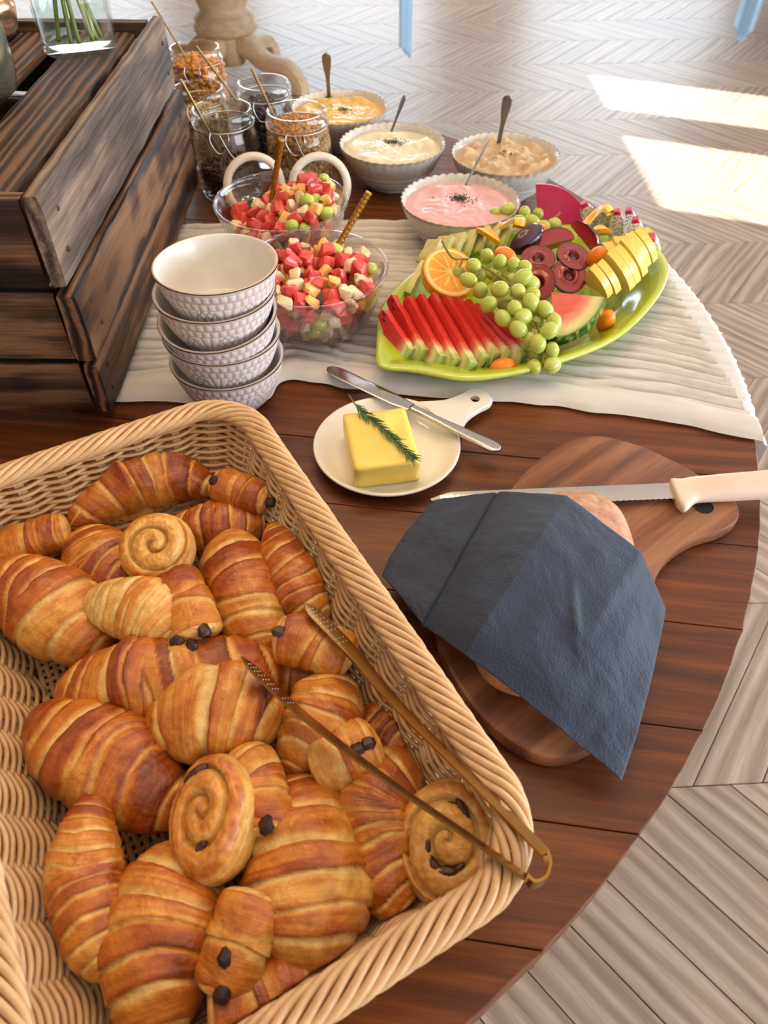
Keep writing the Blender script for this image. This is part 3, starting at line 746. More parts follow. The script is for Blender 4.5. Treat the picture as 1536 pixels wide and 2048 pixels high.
stick('thin brass spoon leaning out of the dark seed jar', P(455, 330, .05), P(362, 160, .185), )
stick('thin brass spoon leaning out of the granola jar', P(556, 248, .105), P(503, 137, .175))
stick('thin brass spoon leaning out of the raisin jar', P(476, 205, .09), P(392, 92, .17))
stick('thin brass spoon leaning out of the dried fruit jar', P(378, 125, .11), P(303, 2, .20))

# ------------------------------------------------------------------ four scalloped bowls with yogurt
mt_stone = M('speckled_stoneware', srgb(202, 198, 190), 0.25, coat=.2, noise=(160, srgb(168, 160, 148), .55), bump=(120, .05), attr=True)
YR, YH = 0.088, 0.066
def yb_mb():
    cw, cb, cg = srgb(210, 208, 202), srgb(132, 108, 88), srgb(170, 164, 155)
    pr = [(0, 0), (.043, 0), (.045, .002), (.046, .009), (.053, .0105), (.0600, .015), (.0594, .017), (.0670, .023), (.0664, .0252), (.0738, .033), (.0732, .0352), (.0795, .044), (.0838, .053), (.0864, .060), (YR, YH), (YR-.0012, YH+.001), (YR-.003, YH), (.0815, .058), (.076, .049), (.066, .036), (.052, .021), (.035, .0125), (0, .010)]
    n = 160
    def fn(r, z, a, k):
        if 12 <= k <= 17: 
            s = abs(math.sin(a*20)); w_ = {12: .2, 13: .6, 14: 1, 15: 1, 16: 1, 17: .4}[k]
            return r+.0020*(s-.5)*w_, z+.0018*(s-.5)*w_
        return r, z
    V, F = lathe(pr, n, fn); C = []
    for k in range(len(pr)): C += [cb if k in (14, 15) else (cg if k in (6, 8, 10) else cw)]*n
    return MB().add((V, F, C))
ym = yb_mb().mesh('scalloped_bowl', mt_stone, True)
def ymat(name, c1, c2, rough=.25):
    return M(name, c1, rough, spec=.5, sss=.2, noise=(45, c2, .7), bump=(60, .15))
mt_chia = M('chia_seeds', srgb(58, 50, 44), 0.6, noise=(500, srgb(110, 100, 88), .6))
mt_steel = M('dull_steel', (0.22, 0.225, 0.23), 0.34, 1.0, noise=(30, (.16, .16, .165), .5))
def yogurt(lab, name, x, y, mat, amp, seed, lab_b, freq=26):
    tag(link('scalloped_bowl', ym, None, (x, y, T+.0006), (0, 0, seed)), lab_b, 'bowl', 'scalloped stoneware bowls')
    mb = MB(); n, m = 90, 34; R = .0805
    def fn(i, j):
        a = 2*PI*i/n; q = R*j/(m-1); xx, yy = q*math.cos(a), q*math.sin(a)
        h = amp*(nz(xx*freq, yy*freq, seed)+.5*abs(nz(xx*freq*2.2, yy*freq*2.2, seed+4))+.3*abs(nz(xx*freq*5, yy*freq*5, seed+9)))
        return Vector((xx, yy, .0560+(h+amp*.5)*(1-S(q/R, .82, 1))))
    mb.add(grid(fn, n, m, cu=True, flip=True))
    mb.add(lathe([(0, .044), (.073, .0455), (R, .0560)], n))
    solo(name, mb, mat, lab, name.split('_')[-1], loc=(x, y, T+.0006))
def chia(lab, c, R, n, seed):
    r = random.Random(seed); mb = MB()
    for k in range(n):
        a = r.uniform(0, 6.28); q = R*abs(r.gauss(0, .62)); 
        mb.add(ball(.0011, .0008, .0007, 6, 4), mtx=Matrix.Translation((q*math.cos(a)*1.2, q*math.sin(a)*.9, .0006+.003*max(0, 1-q/R*1.3)*r.random())) @ Matrix.Rotation(r.uniform(0, 6), 4, 'Z'))
    solo('chia_seeds', mb, mt_chia, lab, 'seeds', loc=c, kind='stuff')
YB = [('yellow', (-0.081, 1.462)), ('white', (0.014, 1.298)), ('oat', (0.198, 1.256)), ('pink', (0.113, 1.091))]
yogurt('mango yellow yogurt with smooth swirls in a scalloped bowl', 'mango_yogurt', *YB[0][1], ymat('mango_yogurt', srgb(226, 188, 104), srgb(214, 168, 76)), .006, 1.1, 'scalloped grey bowl holding yellow yogurt beside the jars')
yogurt('cream white yogurt in a scalloped bowl', 'plain_yogurt', *YB[1][1], ymat('plain_yogurt', srgb(228, 220, 196), srgb(218, 206, 172)), .006, 2.3, 'scalloped grey bowl holding white yogurt')
yogurt('lumpy beige soaked oats in a scalloped bowl', 'soaked_oats', *YB[2][1], ymat('soaked_oats', srgb(204, 180, 144), srgb(174, 140, 98), .35), .009, 3.7, 'scalloped grey bowl holding soaked oats', 60)
yogurt('pink berry yogurt in a scalloped bowl', 'berry_yogurt', *YB[3][1], ymat('berry_yogurt', srgb(228, 180, 182), srgb(222, 164, 168)), .006, 5.2, 'scalloped grey bowl holding pink yogurt next to the fruit platter')
chia('chia seeds sprinkled on the yellow yogurt', tuple(P(687, 220, .0605)), .014, 90, 1)
chia('chia seeds sprinkled on the white yogurt', tuple(P(786, 286, .0605)), .017, 260, 2)
chia('chia seeds sprinkled on the pink yogurt', tuple(P(921, 398, .0605)), .017, 260, 3)
chia('chia seeds sprinkled on the soaked oats', tuple(P(1012, 306, .063)), .012, 60, 4)
def steel_spoon(lab, b, t_, wide):
    b, t_ = Vector(b), Vector(t_); t = thing('steel_spoon', lab, 'spoon', tuple(b), 0, 'steel spoons in the bowls')
    d = t_-b; L = d.length; dn = d.normalized()
    view = Vector((0, 0, T+CH))-t_; s = dn.cross(view).normalized() if wide else dn.cross(Vector((1, .3, .2))).normalized(); nn_ = s.cross(dn)
    def fn(i, j):
        k = i/30; an = 2*PI*j/12; w_ = lerp(.0035, .0080, S(k, .35, .85))*math.sqrt(max(.03, 1-max(0, (k-.9)/.1)**2))
        return dn*(L*k)+s*(math.cos(an)*w_)+nn_*(math.sin(an)*.0016)
    mb = MB().add(grid(fn, 31, 12, cv=True)); mb.f.append(tuple(range(12))); mb.f.append(tuple(30*12+j for j in range(11, -1, -1)))
    part('handle', mb, mt_steel, t)
    part('spoon_bowl', MB().add(ball(.013, .020, .004, 16, 8), mtx=frame(-dn*.018, nn_, s)), mt_steel, t)
steel_spoon('steel spoon standing in the yellow yogurt', P(658, 192, .060), P(652, 106, .145), True)
steel_spoon('steel spoon standing in the white yogurt', P(782, 265, .060), P(810, 190, .118), False)
steel_spoon('steel spoon standing in the soaked oats', P(997, 288, .062), P(1017, 190, .140), True)
steel_spoon('steel spoon standing in the pink yogurt', P(930, 373, .060), P(976, 282, .112), False)

# ------------------------------------------------------------------ wicker basket
mt_wick = M('wicker', srgb(214, 176, 130), 0.42, spec=.45, noise=(60, srgb(190, 146, 100), .7), bump=(300, .12))
BC = (-0.1550, 0.2984); BA = math.atan2(-.872, .49); BHT = 0.098
bk = thing('wicker_basket', 'rectangular woven wicker basket filled with pastries', 'basket', (BC[0], BC[1], T), BA)
NST = 40
def rrect(hx, hy, r, t):
    """point and outward normal on a rounded rectangle; t in 0..1 walks all levels alike"""
    # reference lengths keep stakes lined up between levels
    Lx, Ly, A = 2*(.26-.055), 2*(.157-.055), .055*PI/2
    Ltot = 2*Lx+2*Ly+4*A; s = (t % 1.0)*Ltot
    for k, (L, kind) in enumerate(((Lx, 0), (A, 1), (Ly, 0), (A, 1), (Lx, 0), (A, 1), (Ly, 0), (A, 1))):
        if s <= L or k == 7:
            f = s/L; side = k//2
            ax, ay = hx-r, hy-r
            if kind == 0:
                if side == 0: return Vector((lerp(-ax, ax, f), -hy, 0)), Vector((0, -1, 0))
                if side == 1: return Vector((hx, lerp(-ay, ay, f), 0)), Vector((1, 0, 0))
                if side == 2: return Vector((lerp(ax, -ax, f), hy, 0)), Vector((0, 1, 0))
                return Vector((-hx, lerp(ay, -ay, f), 0)), Vector((-1, 0, 0))
            a = -PI/2+side*PI/2+f*PI/2
            c = [(ax, -ay), (ax, ay), (-ax, ay), (-ax, -ay)][side]; n = Vector((math.cos(a), math.sin(a), 0))
            return Vector((c[0], c[1], 0))+n*r, n
        s -= L
def wall_pt(h, t, off=0.0):
    q = max(0.0, h)**0.8; hx, hy, r = lerp(.207, .250, q), lerp(.108, .150, q), lerp(.030, .052, q)
    p, n = rrect(hx, hy, r, t); return p+n*off+Vector((0, 0, .006+h*(BHT-.012)))
ROWS = 28; NP = NST*9
for k in range(ROWS):
    h = (k+.5)/ROWS
    ph = (k % 2)*PI; rr = 0.00200
    pts = [wall_pt(h+.010*nz(i*.05, k*3.1, 2), i/NP, .0046*math.cos(PI*NST*i/NP+ph)+.0006*nz(i*.3, k, 1)) for i in range(NP)]
    part('weaver', MB().add(tube(pts, rr, 6, True)), mt_wick, bk)
for s in range(NST):
    mb = MB()
    for d in (-.9, -.3, .3, .9):
        t = (s+.5*0+d*.085)/NST
        mb.add(tube([wall_pt(h, t) for h in (-.03, .1, .25, .4, .55, .7, .85, 1.02)], .0017, 6))
    part('stake', mb, mt_wick, bk)
# thick twisted border
NR = 480; STR = 9; TURN = 13
def rim_pt(t): 
    p, n = rrect(.2505, .1505, .052, t); return p+Vector((0, 0, BHT-.002)), n
for k in range(STR):
    pts = []
    for i in range(NR):
        t = i/NR; p, n = rim_pt(t); a = 2*PI*(TURN*t+k/STR)
        pts.append(p+n*(math.cos(a)*(.0098+.0008*nz(t*60, k*5, 1)))+Vector((0, 0, math.sin(a)*(.0056+.0008*nz(t*60, k*5, 7)))))
    part('rim_strand', MB().add(tube(pts, .0029, 6, True)), mt_wick, bk)
# woven bottom
for k in range(35):
    y = -.104+k*.208/34
    pts = [(x, y, .0055+.0014*math.cos(x*PI/.011+(k % 2)*PI)) for x in [lerp(-.204, .204, i/120) for i in range(121)]]
    part('base_rod', MB().add(tube(pts, .0026, 5)), mt_wick, bk)
for k in range(57):
    x = -.202+k*.404/56
    part('base_rod', MB().add(tube([(x, -.105, .0055), (x, .105, .0055)], .0022, 5)), mt_wick, bk)

# ------------------------------------------------------------------ pastries
mt_past = M('baked_pastry', srgb(200, 120, 40), 0.34, spec=.5, coat=.15, attr=True, sss=.10, sssr=(1, .5, .2), noise=(110, (0.66, 0.50, 0.38), .85, (1, 1, 1), 1), bump=(190, .75))
mt_choc = M('dark_chocolate', srgb(44, 24, 20), 0.4, noise=(120, srgb(70, 40, 30), .5), bump=(200, .2))
C_PALE, C_GOLD, C_MID, C_BROWN, C_DARK = srgb(240, 206, 132), srgb(230, 172, 84), srgb(212, 132, 46), srgb(172, 84, 22), srgb(116, 46, 12)
def bakecol(b):
    st = [(0, C_PALE), (.28, C_GOLD), (.5, C_MID), (.75, C_BROWN), (1.0, C_DARK)]
    b = max(0, min(.999, b))
    for (a, ca), (c, cb) in zip(st, st[1:]):
        if b <= c: return mix3(ca, cb, (b-a)/(c-a))
    return C_DARK
def lagr(p, t):
    if len(p) == 3:
        return p[0]*((1-t)*(1-2*t)) + p[1]*(4*t*(1-t)) + p[2]*(t*(2*t-1))
    return p[0].lerp(p[1], t)
def in_basket(p):
    """press a pastry point against the wicker instead of through it"""
    d = Vector((p.x-BC[0], p.y-BC[1], 0)); ca, sa = math.cos(-BA), math.sin(-BA)
    x, y = d.x*ca-d.y*sa, d.x*sa+d.y*ca; z = max(p.z-T, .0085)
    q = max(0.0, min(1.0, (z-.006)/(BHT-.012)))**.8
    hx, hy = lerp(.207, .250, q)-.0075, lerp(.108, .150, q)-.0075
    if abs(x) > hx: x = math.copysign(hx, x)
    if abs(y) > hy: y = math.copysign(hy, y)
    ca, sa = math.cos(BA), math.sin(BA)
    return Vector((BC[0]+x*ca-y*sa, BC[1]+x*sa+y*ca, T+z))
def croissant(lab, pts, r, seed, wraps=3, flat=.86, tone=0.0, tip=.16, pw=2.0, pq=.80, ends=None, fine=1.0, horn=None, pk=1.0):
    rng = random.Random(seed); W = [P(*p) for p in pts]; nu, nv = 150, 60
    c = lagr(W, .5); base = Vector((c.x, c.y, min(q.z for q in W)))
    bd, tn = [], []
    for s in (0, 1):
        b = [rng.uniform(.10, .22)]; w0 = .95/wraps
        while b[-1] < .95: b.append(b[-1]+rng.uniform(.6, 1.4)*w0*(1-.45*b[-1]))
        bd.append(b); tn.append([rng.uniform(-.16, .20) for _ in range(len(b)+2)])
    ph = rng.uniform(0, 6.28); tl = rng.choice([-1, 1])*rng.uniform(.06, .15); mir = rng.random() < .6
    vf = PI/2+rng.uniform(-1.0, 1.0); skew = rng.uniform(-.12, .12); tw = rng.uniform(.3, .7)
    def fn(i, j):
        s = -1+2*i/nu; t = (s+1)/2; v = 2*PI*j/nv; cv, sv = math.cos(v), math.sin(v)
        p = lagr(W, t); tg = (lagr(W, min(1, t+.01))-lagr(W, max(0, t-.01))).normalized()
        sd_ = tg.cross(Vector((0, 0, 1))).normalized(); up = sd_.cross(tg)
        sk = s+skew*(1-s*s)
        env = max(1e-3, 1-abs(sk)**pw)**pq; env = tip*max(0, 1-abs(sk)**10)**.5+(1-tip)*env
        q = s+tl*math.sin(v+ph)*(1-abs(s)*.6)*(math.copysign(1, s) if mir and abs(s) > .05 else 1)+.06*nz(v*.8, s*3, seed)*(1-abs(s)*.5)
        side = 0 if q < 0 else 1; b = bd[side]; a = abs(q)
        shr = lerp(1, .25+.95*abs(math.sin((v-vf)/2)), tw)
        eb = [bb_*lerp(shr, 1, min(1, m/2.5)) for m, bb_ in enumerate(b)]
        k = 0; lo = -eb[0]; hi = eb[0]; loc = .4+.6*a/eb[0]
        if a > eb[0]:
            for m in range(len(eb)-1):
                if eb[m] <= a: k = m+1; lo = eb[m]; hi = eb[m+1]
            if a >= eb[-1]: k = len(eb); lo = eb[-1]; hi = eb[-1]+.2
            loc = (a-lo)/max(.02, hi-lo)
        st = S(loc, 0, .32)
        rr = r*env*(.950+.075*st)
        lines = nz(q*38*fine, v*.7+k*3, seed*1.7); l2 = nz(q*90*fine, v*.5+k*5, seed*2.7)
        pz = S(loc, .0, .05)*(1-S(loc, .10, .30+.30*nz(v*1.3, k*3.1, seed+6)))*(pk if k > 0 else 0)   # stretched pale layers at a wrap's inner edge
        rr *= 1+.009*lines+.006*l2*(.3+pz)+(.13*nz(s*2.2+cv*.8, sv*.8, seed+3)+.06*nz(s*5+cv*1.6, sv*1.6, seed+8))*pk**1.3
        hgt = sv*flat
        if hgt < -.62: hgt = -.62+(hgt+.62)*.3
        pos = in_basket(p+sd_*(cv*rr)+up*(hgt*rr))
        top = .5+.5*sv
        blot = nz(pos.x*34, pos.y*34, seed+pos.z*20)+.5*nz(pos.x*90, pos.y*90, seed+5)
        bake = .38+tn[side][min(k, len(tn[side])-1)]+.20*st*top+.14*lines+.09*l2+.22*blot+tone-.10*(1-top)
        bake -= (.34+.20*l2)*pz
        bake += .14*S(loc, .75, 1)
        if horn:
            hh = math.exp(-((s-horn[0])/.10)**2)*S(sv, .2, .9); bake += horn[1]*hh; pos = pos+Vector((0, 0, r*.22*hh))
        if ends is not None and abs(s) > (.80 if pk < 1 else .9): bake = .10+.25*abs(nz(cv*3*env, sv*3*env, seed+9))
        return (pos, bakecol(bake))
    V, F, C = grid(fn, nu+1, nv, cv=True)
    mb = MB(); mb.add((V, F, C)); n0 = len(V)
    mb.f.append(tuple(range(nv-1, -1, -1))); mb.f.append(tuple(nu*nv+j for j in range(nv)))
    nm = 'chocolate_pastry' if ends is not None else 'croissant'
    o = solo(nm, mb, mt_past, lab, 'pastry' if ends is not None else 'croissant', loc=tuple(base), world=True, group='chocolate rolls in the basket' if ends is not None else 'croissants in the basket')
    for f in o.data.polygons: pass
    if ends:
        e0, e1 = W[0], W[-1]
        for (px, py, z) in (ends if isinstance(ends, list) else []):
            cpos = P(px, py, z); dv = (Vector((0, 0, T+CH))-cpos).normalized(); cpos = cpos-dv*.02
            for _ in range(40):   # bring the stick to the skin of the roll
                if min((cpos-lagr(W, .08+.84*t_/30)).length for t_ in range(31)) < r*.70 or _ < 14: cpos = cpos+dv*.001
            ax = (W[-1]-W[0]).normalized()
            if (cpos-W[0]).length < (cpos-W[-1]).length: ax = -ax
            m = MB().add(cbox(.011, .0095, .0090, .0026, .0008, rng), mtx=frame(cpos-o.location, (0, 0, 1), ax))
            part('chocolate_stick', m, mt_choc, o, 'auto')
    return o
def roll(lab, pts, r, seed, choc, tone=0.05, flat=.8):
    return croissant(lab, pts, r, seed, 1.2, flat, tone+.0, .5, 7.0, .30, choc or [], 1.4, None, .5) if choc else croissant(lab, pts, r, seed, 1.2, flat, tone+.0, .5, 7.0, .30, [], 1.4, None, .5)
Z1, Z2, Z3 = .036, .060, .075
croissant('large croissant with a dark horn lying against the basket wall facing the crate', [(138, 1058, Z1+.004), (285, 955, Z1+.012), (430, 985, Z1)], .0335, 1, 3, horn=(-.25, .25))
croissant('croissant poking out from under the pale spiral roll', [(335, 1050, Z1), (440, 1052, Z1), (548, 1030, Z1)], .0275, 2, 3)
croissant('short croissant with a folded flap tucked under the spiral roll', [(150, 1075, Z1), (215, 1135, Z1+.006), (275, 1205, Z1)], .0320, 3, 3, tone=.05)
croissant('wide golden croissant pressed into the wicker beside the pale triangular pastry', [(-40, 1135, Z1), (95, 1215, Z1+.012), (232, 1300, Z1)], .0385, 4, 3, tone=-.06)
croissant('broad banded croissant at the middle of the basket beside the slim one', [(462, 1072, Z1), (490, 1195, Z1+.012), (558, 1322, Z1)], .0345, 5, 3, pq=.6)
croissant('slim pointed croissant leaning on the wicker wall by the tongs tip', [(542, 1046, Z1+.016), (588, 1150, Z1+.022), (650, 1250, Z1+.010)], .0245, 6, 4)
croissant('long glossy croissant with dark red-brown bands across the basket', [(112, 1385, Z1), (320, 1362, Z1+.014), (595, 1338, Z1)], .0355, 7, 4, tone=.12, pw=2.6, horn=(-.2,.2))
croissant('puffy rounded croissant with a curled horn under the tongs', [(292, 1482, Z1+.004), (445, 1425, Z1+.026), (572, 1455, Z1+.008)], .0375, 8, 2, tone=-.02, horn=(.55, .35))
croissant('large torn croissant with a ragged pale edge and shiny bands', [(72, 1425, Z1), (220, 1530, Z1+.012), (395, 1635, Z1)], .0385, 9, 3, tone=.09)
croissant('long slim flaky croissant standing along the pale wicker wall', [(192, 1582, Z1+.028), (172, 1760, Z1+.026), (228, 1962, Z1+.014)], .0245, 10, 5, tone=-.05, fine=1.6, pq=.7)
croissant('big golden croissant between the long slim croissant and the two-dot roll', [(412, 1700, Z1), (325, 1865, Z1+.012), (340, 2100, Z1)], .0400, 11, 3, tone=-.06)
croissant('fat pale golden croissant with a dark cap beside the long roll', [(580, 1550, Z1), (612, 1740, Z1+.012), (595, 1960, Z1)], .0425, 12, 3, tone=-.06, pw=2.4)
croissant('small dark croissant with a bent tip beneath the lower tong arm', [(668, 1352, Z1+.008), (640, 1440, Z1+.020), (562, 1552, Z1+.012)], .0285, 13, 3, tone=.04)
croissant('narrow croissant with ringed bands next to the raisin swirl', [(840, 1520, Z1+.004), (752, 1640, Z1+.006), (815, 1850, Z1)], .0310, 14, 4, tone=.0, pq=.6)
croissant('small brown croissant end wedged at the wicker wall', [(720, 1425, Z1-.006), (775, 1470, Z1-.004), (850, 1560, Z1-.006)], .0230, 15, 3, tone=.1)
croissant('dark croissant end showing under the two chocolate rolls', [(530, 1330, Z1-.004), (610, 1345, Z1), (705, 1270, Z1-.004)], .0240, 16, 3, tone=.12)
roll('chocolate roll with a pale cut end touching the dark-horned croissant', [(5, 1098, Z1+.006), (70, 1078, Z1+.010), (142, 1058, Z1+.010)], .0205, 17, [(28, 1112, Z1+.004)], .02)
roll('chocolate roll tucked in the basket corner by the bowl stack', [(432, 965, Z1+.022), (484, 982, Z1+.024), (540, 1002, Z1+.020)], .0185, 18, [(541, 1005, Z1+.020), (430, 962, Z1+.022)], .06)
croissant('pale triangular flaky chocolate pastry in front of the spiral roll', [(168, 1212, Z2+.004), (290, 1222, Z2+.010), (368, 1290, Z2)], .0290, 19, 4, tone=-.36, tip=.25, pw=1.8, pq=.75, ends=[(355, 1284, Z2), (378, 1297, Z2-.004)], fine=1.6)
roll('plump glossy chocolate roll beside the pale triangular pastry', [(345, 1150, Z2+.006), (376, 1212, Z2+.012), (400, 1282, Z2+.008)], .0205, 20, [(408, 1262, Z2+.010), (384, 1290, Z2+.008)], .02)
roll('chocolate roll with a cream end under the upper tong tip', [(556, 1278, Z2+.010), (632, 1290, Z2+.012), (700, 1325, Z2)], .0215, 21, [(559, 1264, Z2+.014), (566, 1304, Z2+.010)], .06)
roll('ridged chocolate roll standing behind the oval raisin bun', [(488, 1512, Z2+.004), (515, 1580, Z2+.012), (532, 1672, Z2+.006)], .0200, 22, [(531, 1650, Z2+.012)], -.04)
roll('chocolate roll with an open dark seam beneath the tongs', [(628, 1540, Z2-.004), (690, 1508, Z2+.002), (748, 1480, Z2)], .0215, 23, [(735, 1488, Z2+.006), (716, 1498, Z2+.012)], -.04)
roll('long golden chocolate roll with two dark dots on its end', [(512, 1790, Z2+.006), (478, 1880, Z2+.004), (440, 1985, Z2-.010)], .0205, 24, [(452, 1915, Z2+.014), (446, 1988, Z2-.004)], -.16)
roll('dark brown chocolate roll lying under the roll with two dots', [(420, 2032, Z1+.008), (520, 2000, Z1+.008), (625, 1955, Z1+.004)], .0240, 25, None, .14)
# raisin spirals
mt_rais2 = M('baked_raisin', srgb(58, 28, 22), 0.35, noise=(200, srgb(90, 50, 36), .5), bump=(300, .3))
def swirl(lab, px, py, z, R, nrm, seed, raisins, h=.016, turns=2.4, tone=0.0, squash=1.0):
    c = P(px, py, z); fm = frame((0, 0, 0), nrm); n, m = 120, 44; rng = random.Random(seed)
    def fn(i, j):
        a = 2*PI*i/n; t = j/(m-1)
        # top face to t=.72, then side wall and underside
        if t < .72: q = t/.72
        else: q = 1
        ph = (q*turns-a/(2*PI)+seed*.3) % 1.0
        g = (1-S(min(ph, 1-ph), .0, .13))*(1-S(q, .86, .97))*S(q, .0, .12)
        Rr = R*(1+.035*nz(math.cos(a)*1.6, math.sin(a)*1.6, seed))
        zz = h*(1-.55*q**5)+.0045*math.sin(ph*PI)*(1-q*.3)-.0065*g
        rr = Rr*q*.955
        if t >= .72:
            k = (t-.72)/.28; rr = Rr*(.955+.06*math.sin(min(1, k*1.4)*PI)) if k < .8 else Rr*lerp(.95, .3, (k-.8)/.2); zz = lerp(h*.45, -h, min(1, k/.85))
        fine = nz(math.cos(a)*q*7, math.sin(a)*q*7, seed+q*9)
        bake = .30+.16*math.sin(ph*PI)+.22*fine-.30*g+tone+.16*S(q, .7, .95)
        bake += .08*nz(ph*9, a*2, seed)
        if t >= .72: bake = .22+.14*nz(a*3, k*16, seed)+.10*math.sin(k*30)+tone
        p = fm @ Vector((rr*math.cos(a)*squash, rr*math.sin(a), zz+.0008*nz(a*12, q*20, seed)))
        return (p, bakecol(bake))
    V, F, C = grid(fn, n, m, cu=True); mb = MB().add((V, F, C)); 
    mb.f.append(tuple(i*m+m-1 for i in range(n)))
    o = solo('raisin_swirl', mb, mt_past, lab, 'pastry', loc=tuple(c), group='raisin swirls in the basket')
    for (x, y, s, a) in raisins:
        q = math.hypot(x, y); zz = h*(1-.55*q**5)-.0002
        part('raisin', MB().add(ball(.0056*s, .0025*s, .0020*s, 12, 8, lambda p_: 1+.25*nz(p_.x*2, p_.y*2, p_.z*2+x*9)), mtx=fm @ Matrix.Translation((x*R*squash, y*R, zz)) @ Matrix.Rotation(a, 4, 'Z')), mt_rais2, o)
    return o
swirl('pale round spiral roll with one dark raisin on the pile', 315, 1098, Z3+.004, .0315, (.05, -.38, .93), 1, [(.12, .62, 1.2, 0)], tone=-.14, turns=2.0)
swirl('oval raisin bun tilted on its edge beside the ridged roll', 428, 1635, Z2+.016, .0400, (-.35, -.15, .92), 2, [(-.30, .62, 1.7, .6), (-.62, .2, 1.0, 1.2), (.12, -.48, 1.1, 1.0)], tone=-.02, squash=.72, turns=2.2)
swirl('raisin swirl with dark raisin streaks in the basket corner under the tongs bend', 898, 1685, Z1+.016, .0400, (-.12, -.22, .95), 3, [(.30, .46, 1.4, -1.1), (.02, .52, 1.1, .1), (-.42, -.10, 1.5, 1.6), (-.30, -.36, 1.6, -.9), (-.04, -.48, 1.6, -.1), (.16, -.42, 1.0, .5), (-.30, .36, .8, .8)], tone=-.18, squash=.88, turns=2.0)

# ------------------------------------------------------------------ golden tongs
mt_tong = M('golden_brown_steel', srgb(176, 132, 70), 0.22, 1.0, noise=(40, srgb(136, 96, 46), .5))
tg = thing('serving_tongs', 'golden serving tongs lying on the pastries and basket rim', 'tongs', tuple(P(1065, 1745, .105)))
def arm(pts, wfn, lean, name):
    pa = catmull([P(*p) for p in pts], 14); n = len(pa); th = .0009
    def fn(i, j):
        p = pa[i]; t = (pa[min(n-1, i+1)]-pa[max(0, i-1)]).normalized()
        s = t.cross(Vector((0, 0, 1))).normalized(); u = s.cross(t)
        wd = u*math.cos(lean)+s*math.sin(lean); nr = t.cross(wd).normalized()
        k = i/(n-1); w_ = wfn(k)/2
        a, b = [(-1, -1), (1, -1), (1, 1), (-1, 1)][j]
        return p+wd*(a*w_)+nr*(b*th)
    mb = MB().add(grid(fn, n, 4, cv=True)); mb.f.append((3, 2, 1, 0)); mb.f.append(tuple((n-1)*4+j for j in range(4)))
    o = part(name, mb, mt_tong, tg, 'auto', world=True)
    # rows of pressed slots near the tip
    sl = MB()
    for r_ in range(9):
        k = .80+r_*.020; i = int(k*(n-1)); p = pa[i]; t = (pa[min(n-1, i+1)]-pa[i-1]).normalized()
        s = t.cross(Vector((0, 0, 1))).normalized(); u = s.cross(t); wd = u*math.cos(lean)+s*math.sin(lean); nr = t.cross(wd).normalized()
        for a in (-.55, 0, .55):
            w_ = wfn(k)/2
            sl.add(cbox(.0010, .0022, .0022, .0003), mtx=frame(p+wd*(a*w_), nr, t))
    q = part('grip_slots', sl, mt_wire, o, 'auto', world=False)
    q.data.transform(Matrix.Translation(-tg.location)); q['kind'] = 'stuff'
    return pa
wf = lambda k: lerp(.0085, .0135, S(k, .35, .85))*(1-.93*S(k, .90, 1.0)**1.5)
pa1 = arm([(1092, 1708, .108), (960, 1575, .102), (790, 1405, .094), (700, 1300, .092), (608, 1206, .092)], wf, math.radians(-62), 'arm')
pa2 = arm([(1052, 1755, .108), (930, 1668, .104), (760, 1550, .098), (600, 1425, .096), (483, 1314, .097)], wf, math.radians(-38), 'arm')
e = catmull([pa2[0], P(1068, 1768, .107), P(1090, 1758, .106), P(1098, 1730, .107), pa1[0]], 10)
def sfn(i, j):
    p = e[i]; t = (e[min(len(e)-1, i+1)]-e[max(0, i-1)]).normalized(); nr = t.cross(Vector((0, 0, 1))).normalized()
    a, b = [(-1, -1), (1, -1), (1, 1), (-1, 1)][j]; return p+Vector((0, 0, a*.006))+nr*(b*.0009)
part('spring_bend', MB().add(grid(sfn, len(e), 4, cv=True)), mt_tong, tg, 'auto', world=True)

# ------------------------------------------------------------------ butter on a handled plate
mt_porc = M('white_porcelain', srgb(236, 230, 220), 0.16, spec=.6, coat=.4, noise=(12, srgb(230, 222, 210), .4))
PC = Vector((0.003, 0.613, T)); HA = math.radians(36)
pl = thing('handled_plate', 'small white porcelain plate with a pierced handle under the butter', 'plate', tuple(PC))
PR = .081
V, F = lathe([(0, .002), (.050, .002), (.052, .0005), (.056, .0015), (.066, .005), (PR-.002, .0125), (PR, .0145), (PR-.0013, .0160), (PR-.004, .0152), (.070, .0092), (.0625, .0060), (.0605, .0052), (.056, .0048), (0, .0048)], 96)
part('dish', MB().add((V, F)), mt_porc, pl)
hl = [(.072, .036), (.088, .026), (.102, .0195), (.118, .0175), (.134, .0175), (.144, .012), (.147, 0)]
ol = [(p.x, p.y) for p in catmull([(x, y, 0) for x, y in hl], 6)]; ol = ol+[(x, -y) for x, y in ol[::-1][1:]]
# handle plate with a hole: ring strip between outline and hole
hole = Vector((.127, 0)); 
def handle_mesh():
    mb = MB(); n = len(ol); rows = [(0, 0, 1), (.0, .0045, 1), (.0012, .0058, 1), (.0012, .0058, 0), (0, .0045, 0), (0, 0, 0)]
    def fn(i, j):
        ins, z, outer = rows[j]
        if outer:
            d = (Vector(ol[i])-hole); L = d.length; p = hole+d*(1-ins/L)
            dz = 0.0095 + 0.0015*S(p.x, .08, .14)
        else:
            # hole boundary angle follows the outline point
            d = (Vector(ol[i])-hole).normalized(); p = hole+d*(.0062-ins*.3); dz = .0095+.0015
        return Vector((p.x, p.y, z+dz))
    mb.add(grid(fn, n, 6, cu=True, cv=True)); return mb
hb = handle_mesh(); link('handle', hb.mesh('handle', mt_porc, 'auto'), pl, (0, 0, 0), (0, 0, HA))
mt_butter = M('butter', srgb(242, 210, 98), 0.33, sss=.12, sssr=(1, .8, .3), sscale=.006, noise=(30, srgb(246, 220, 122), .7), bump=(45, .6))
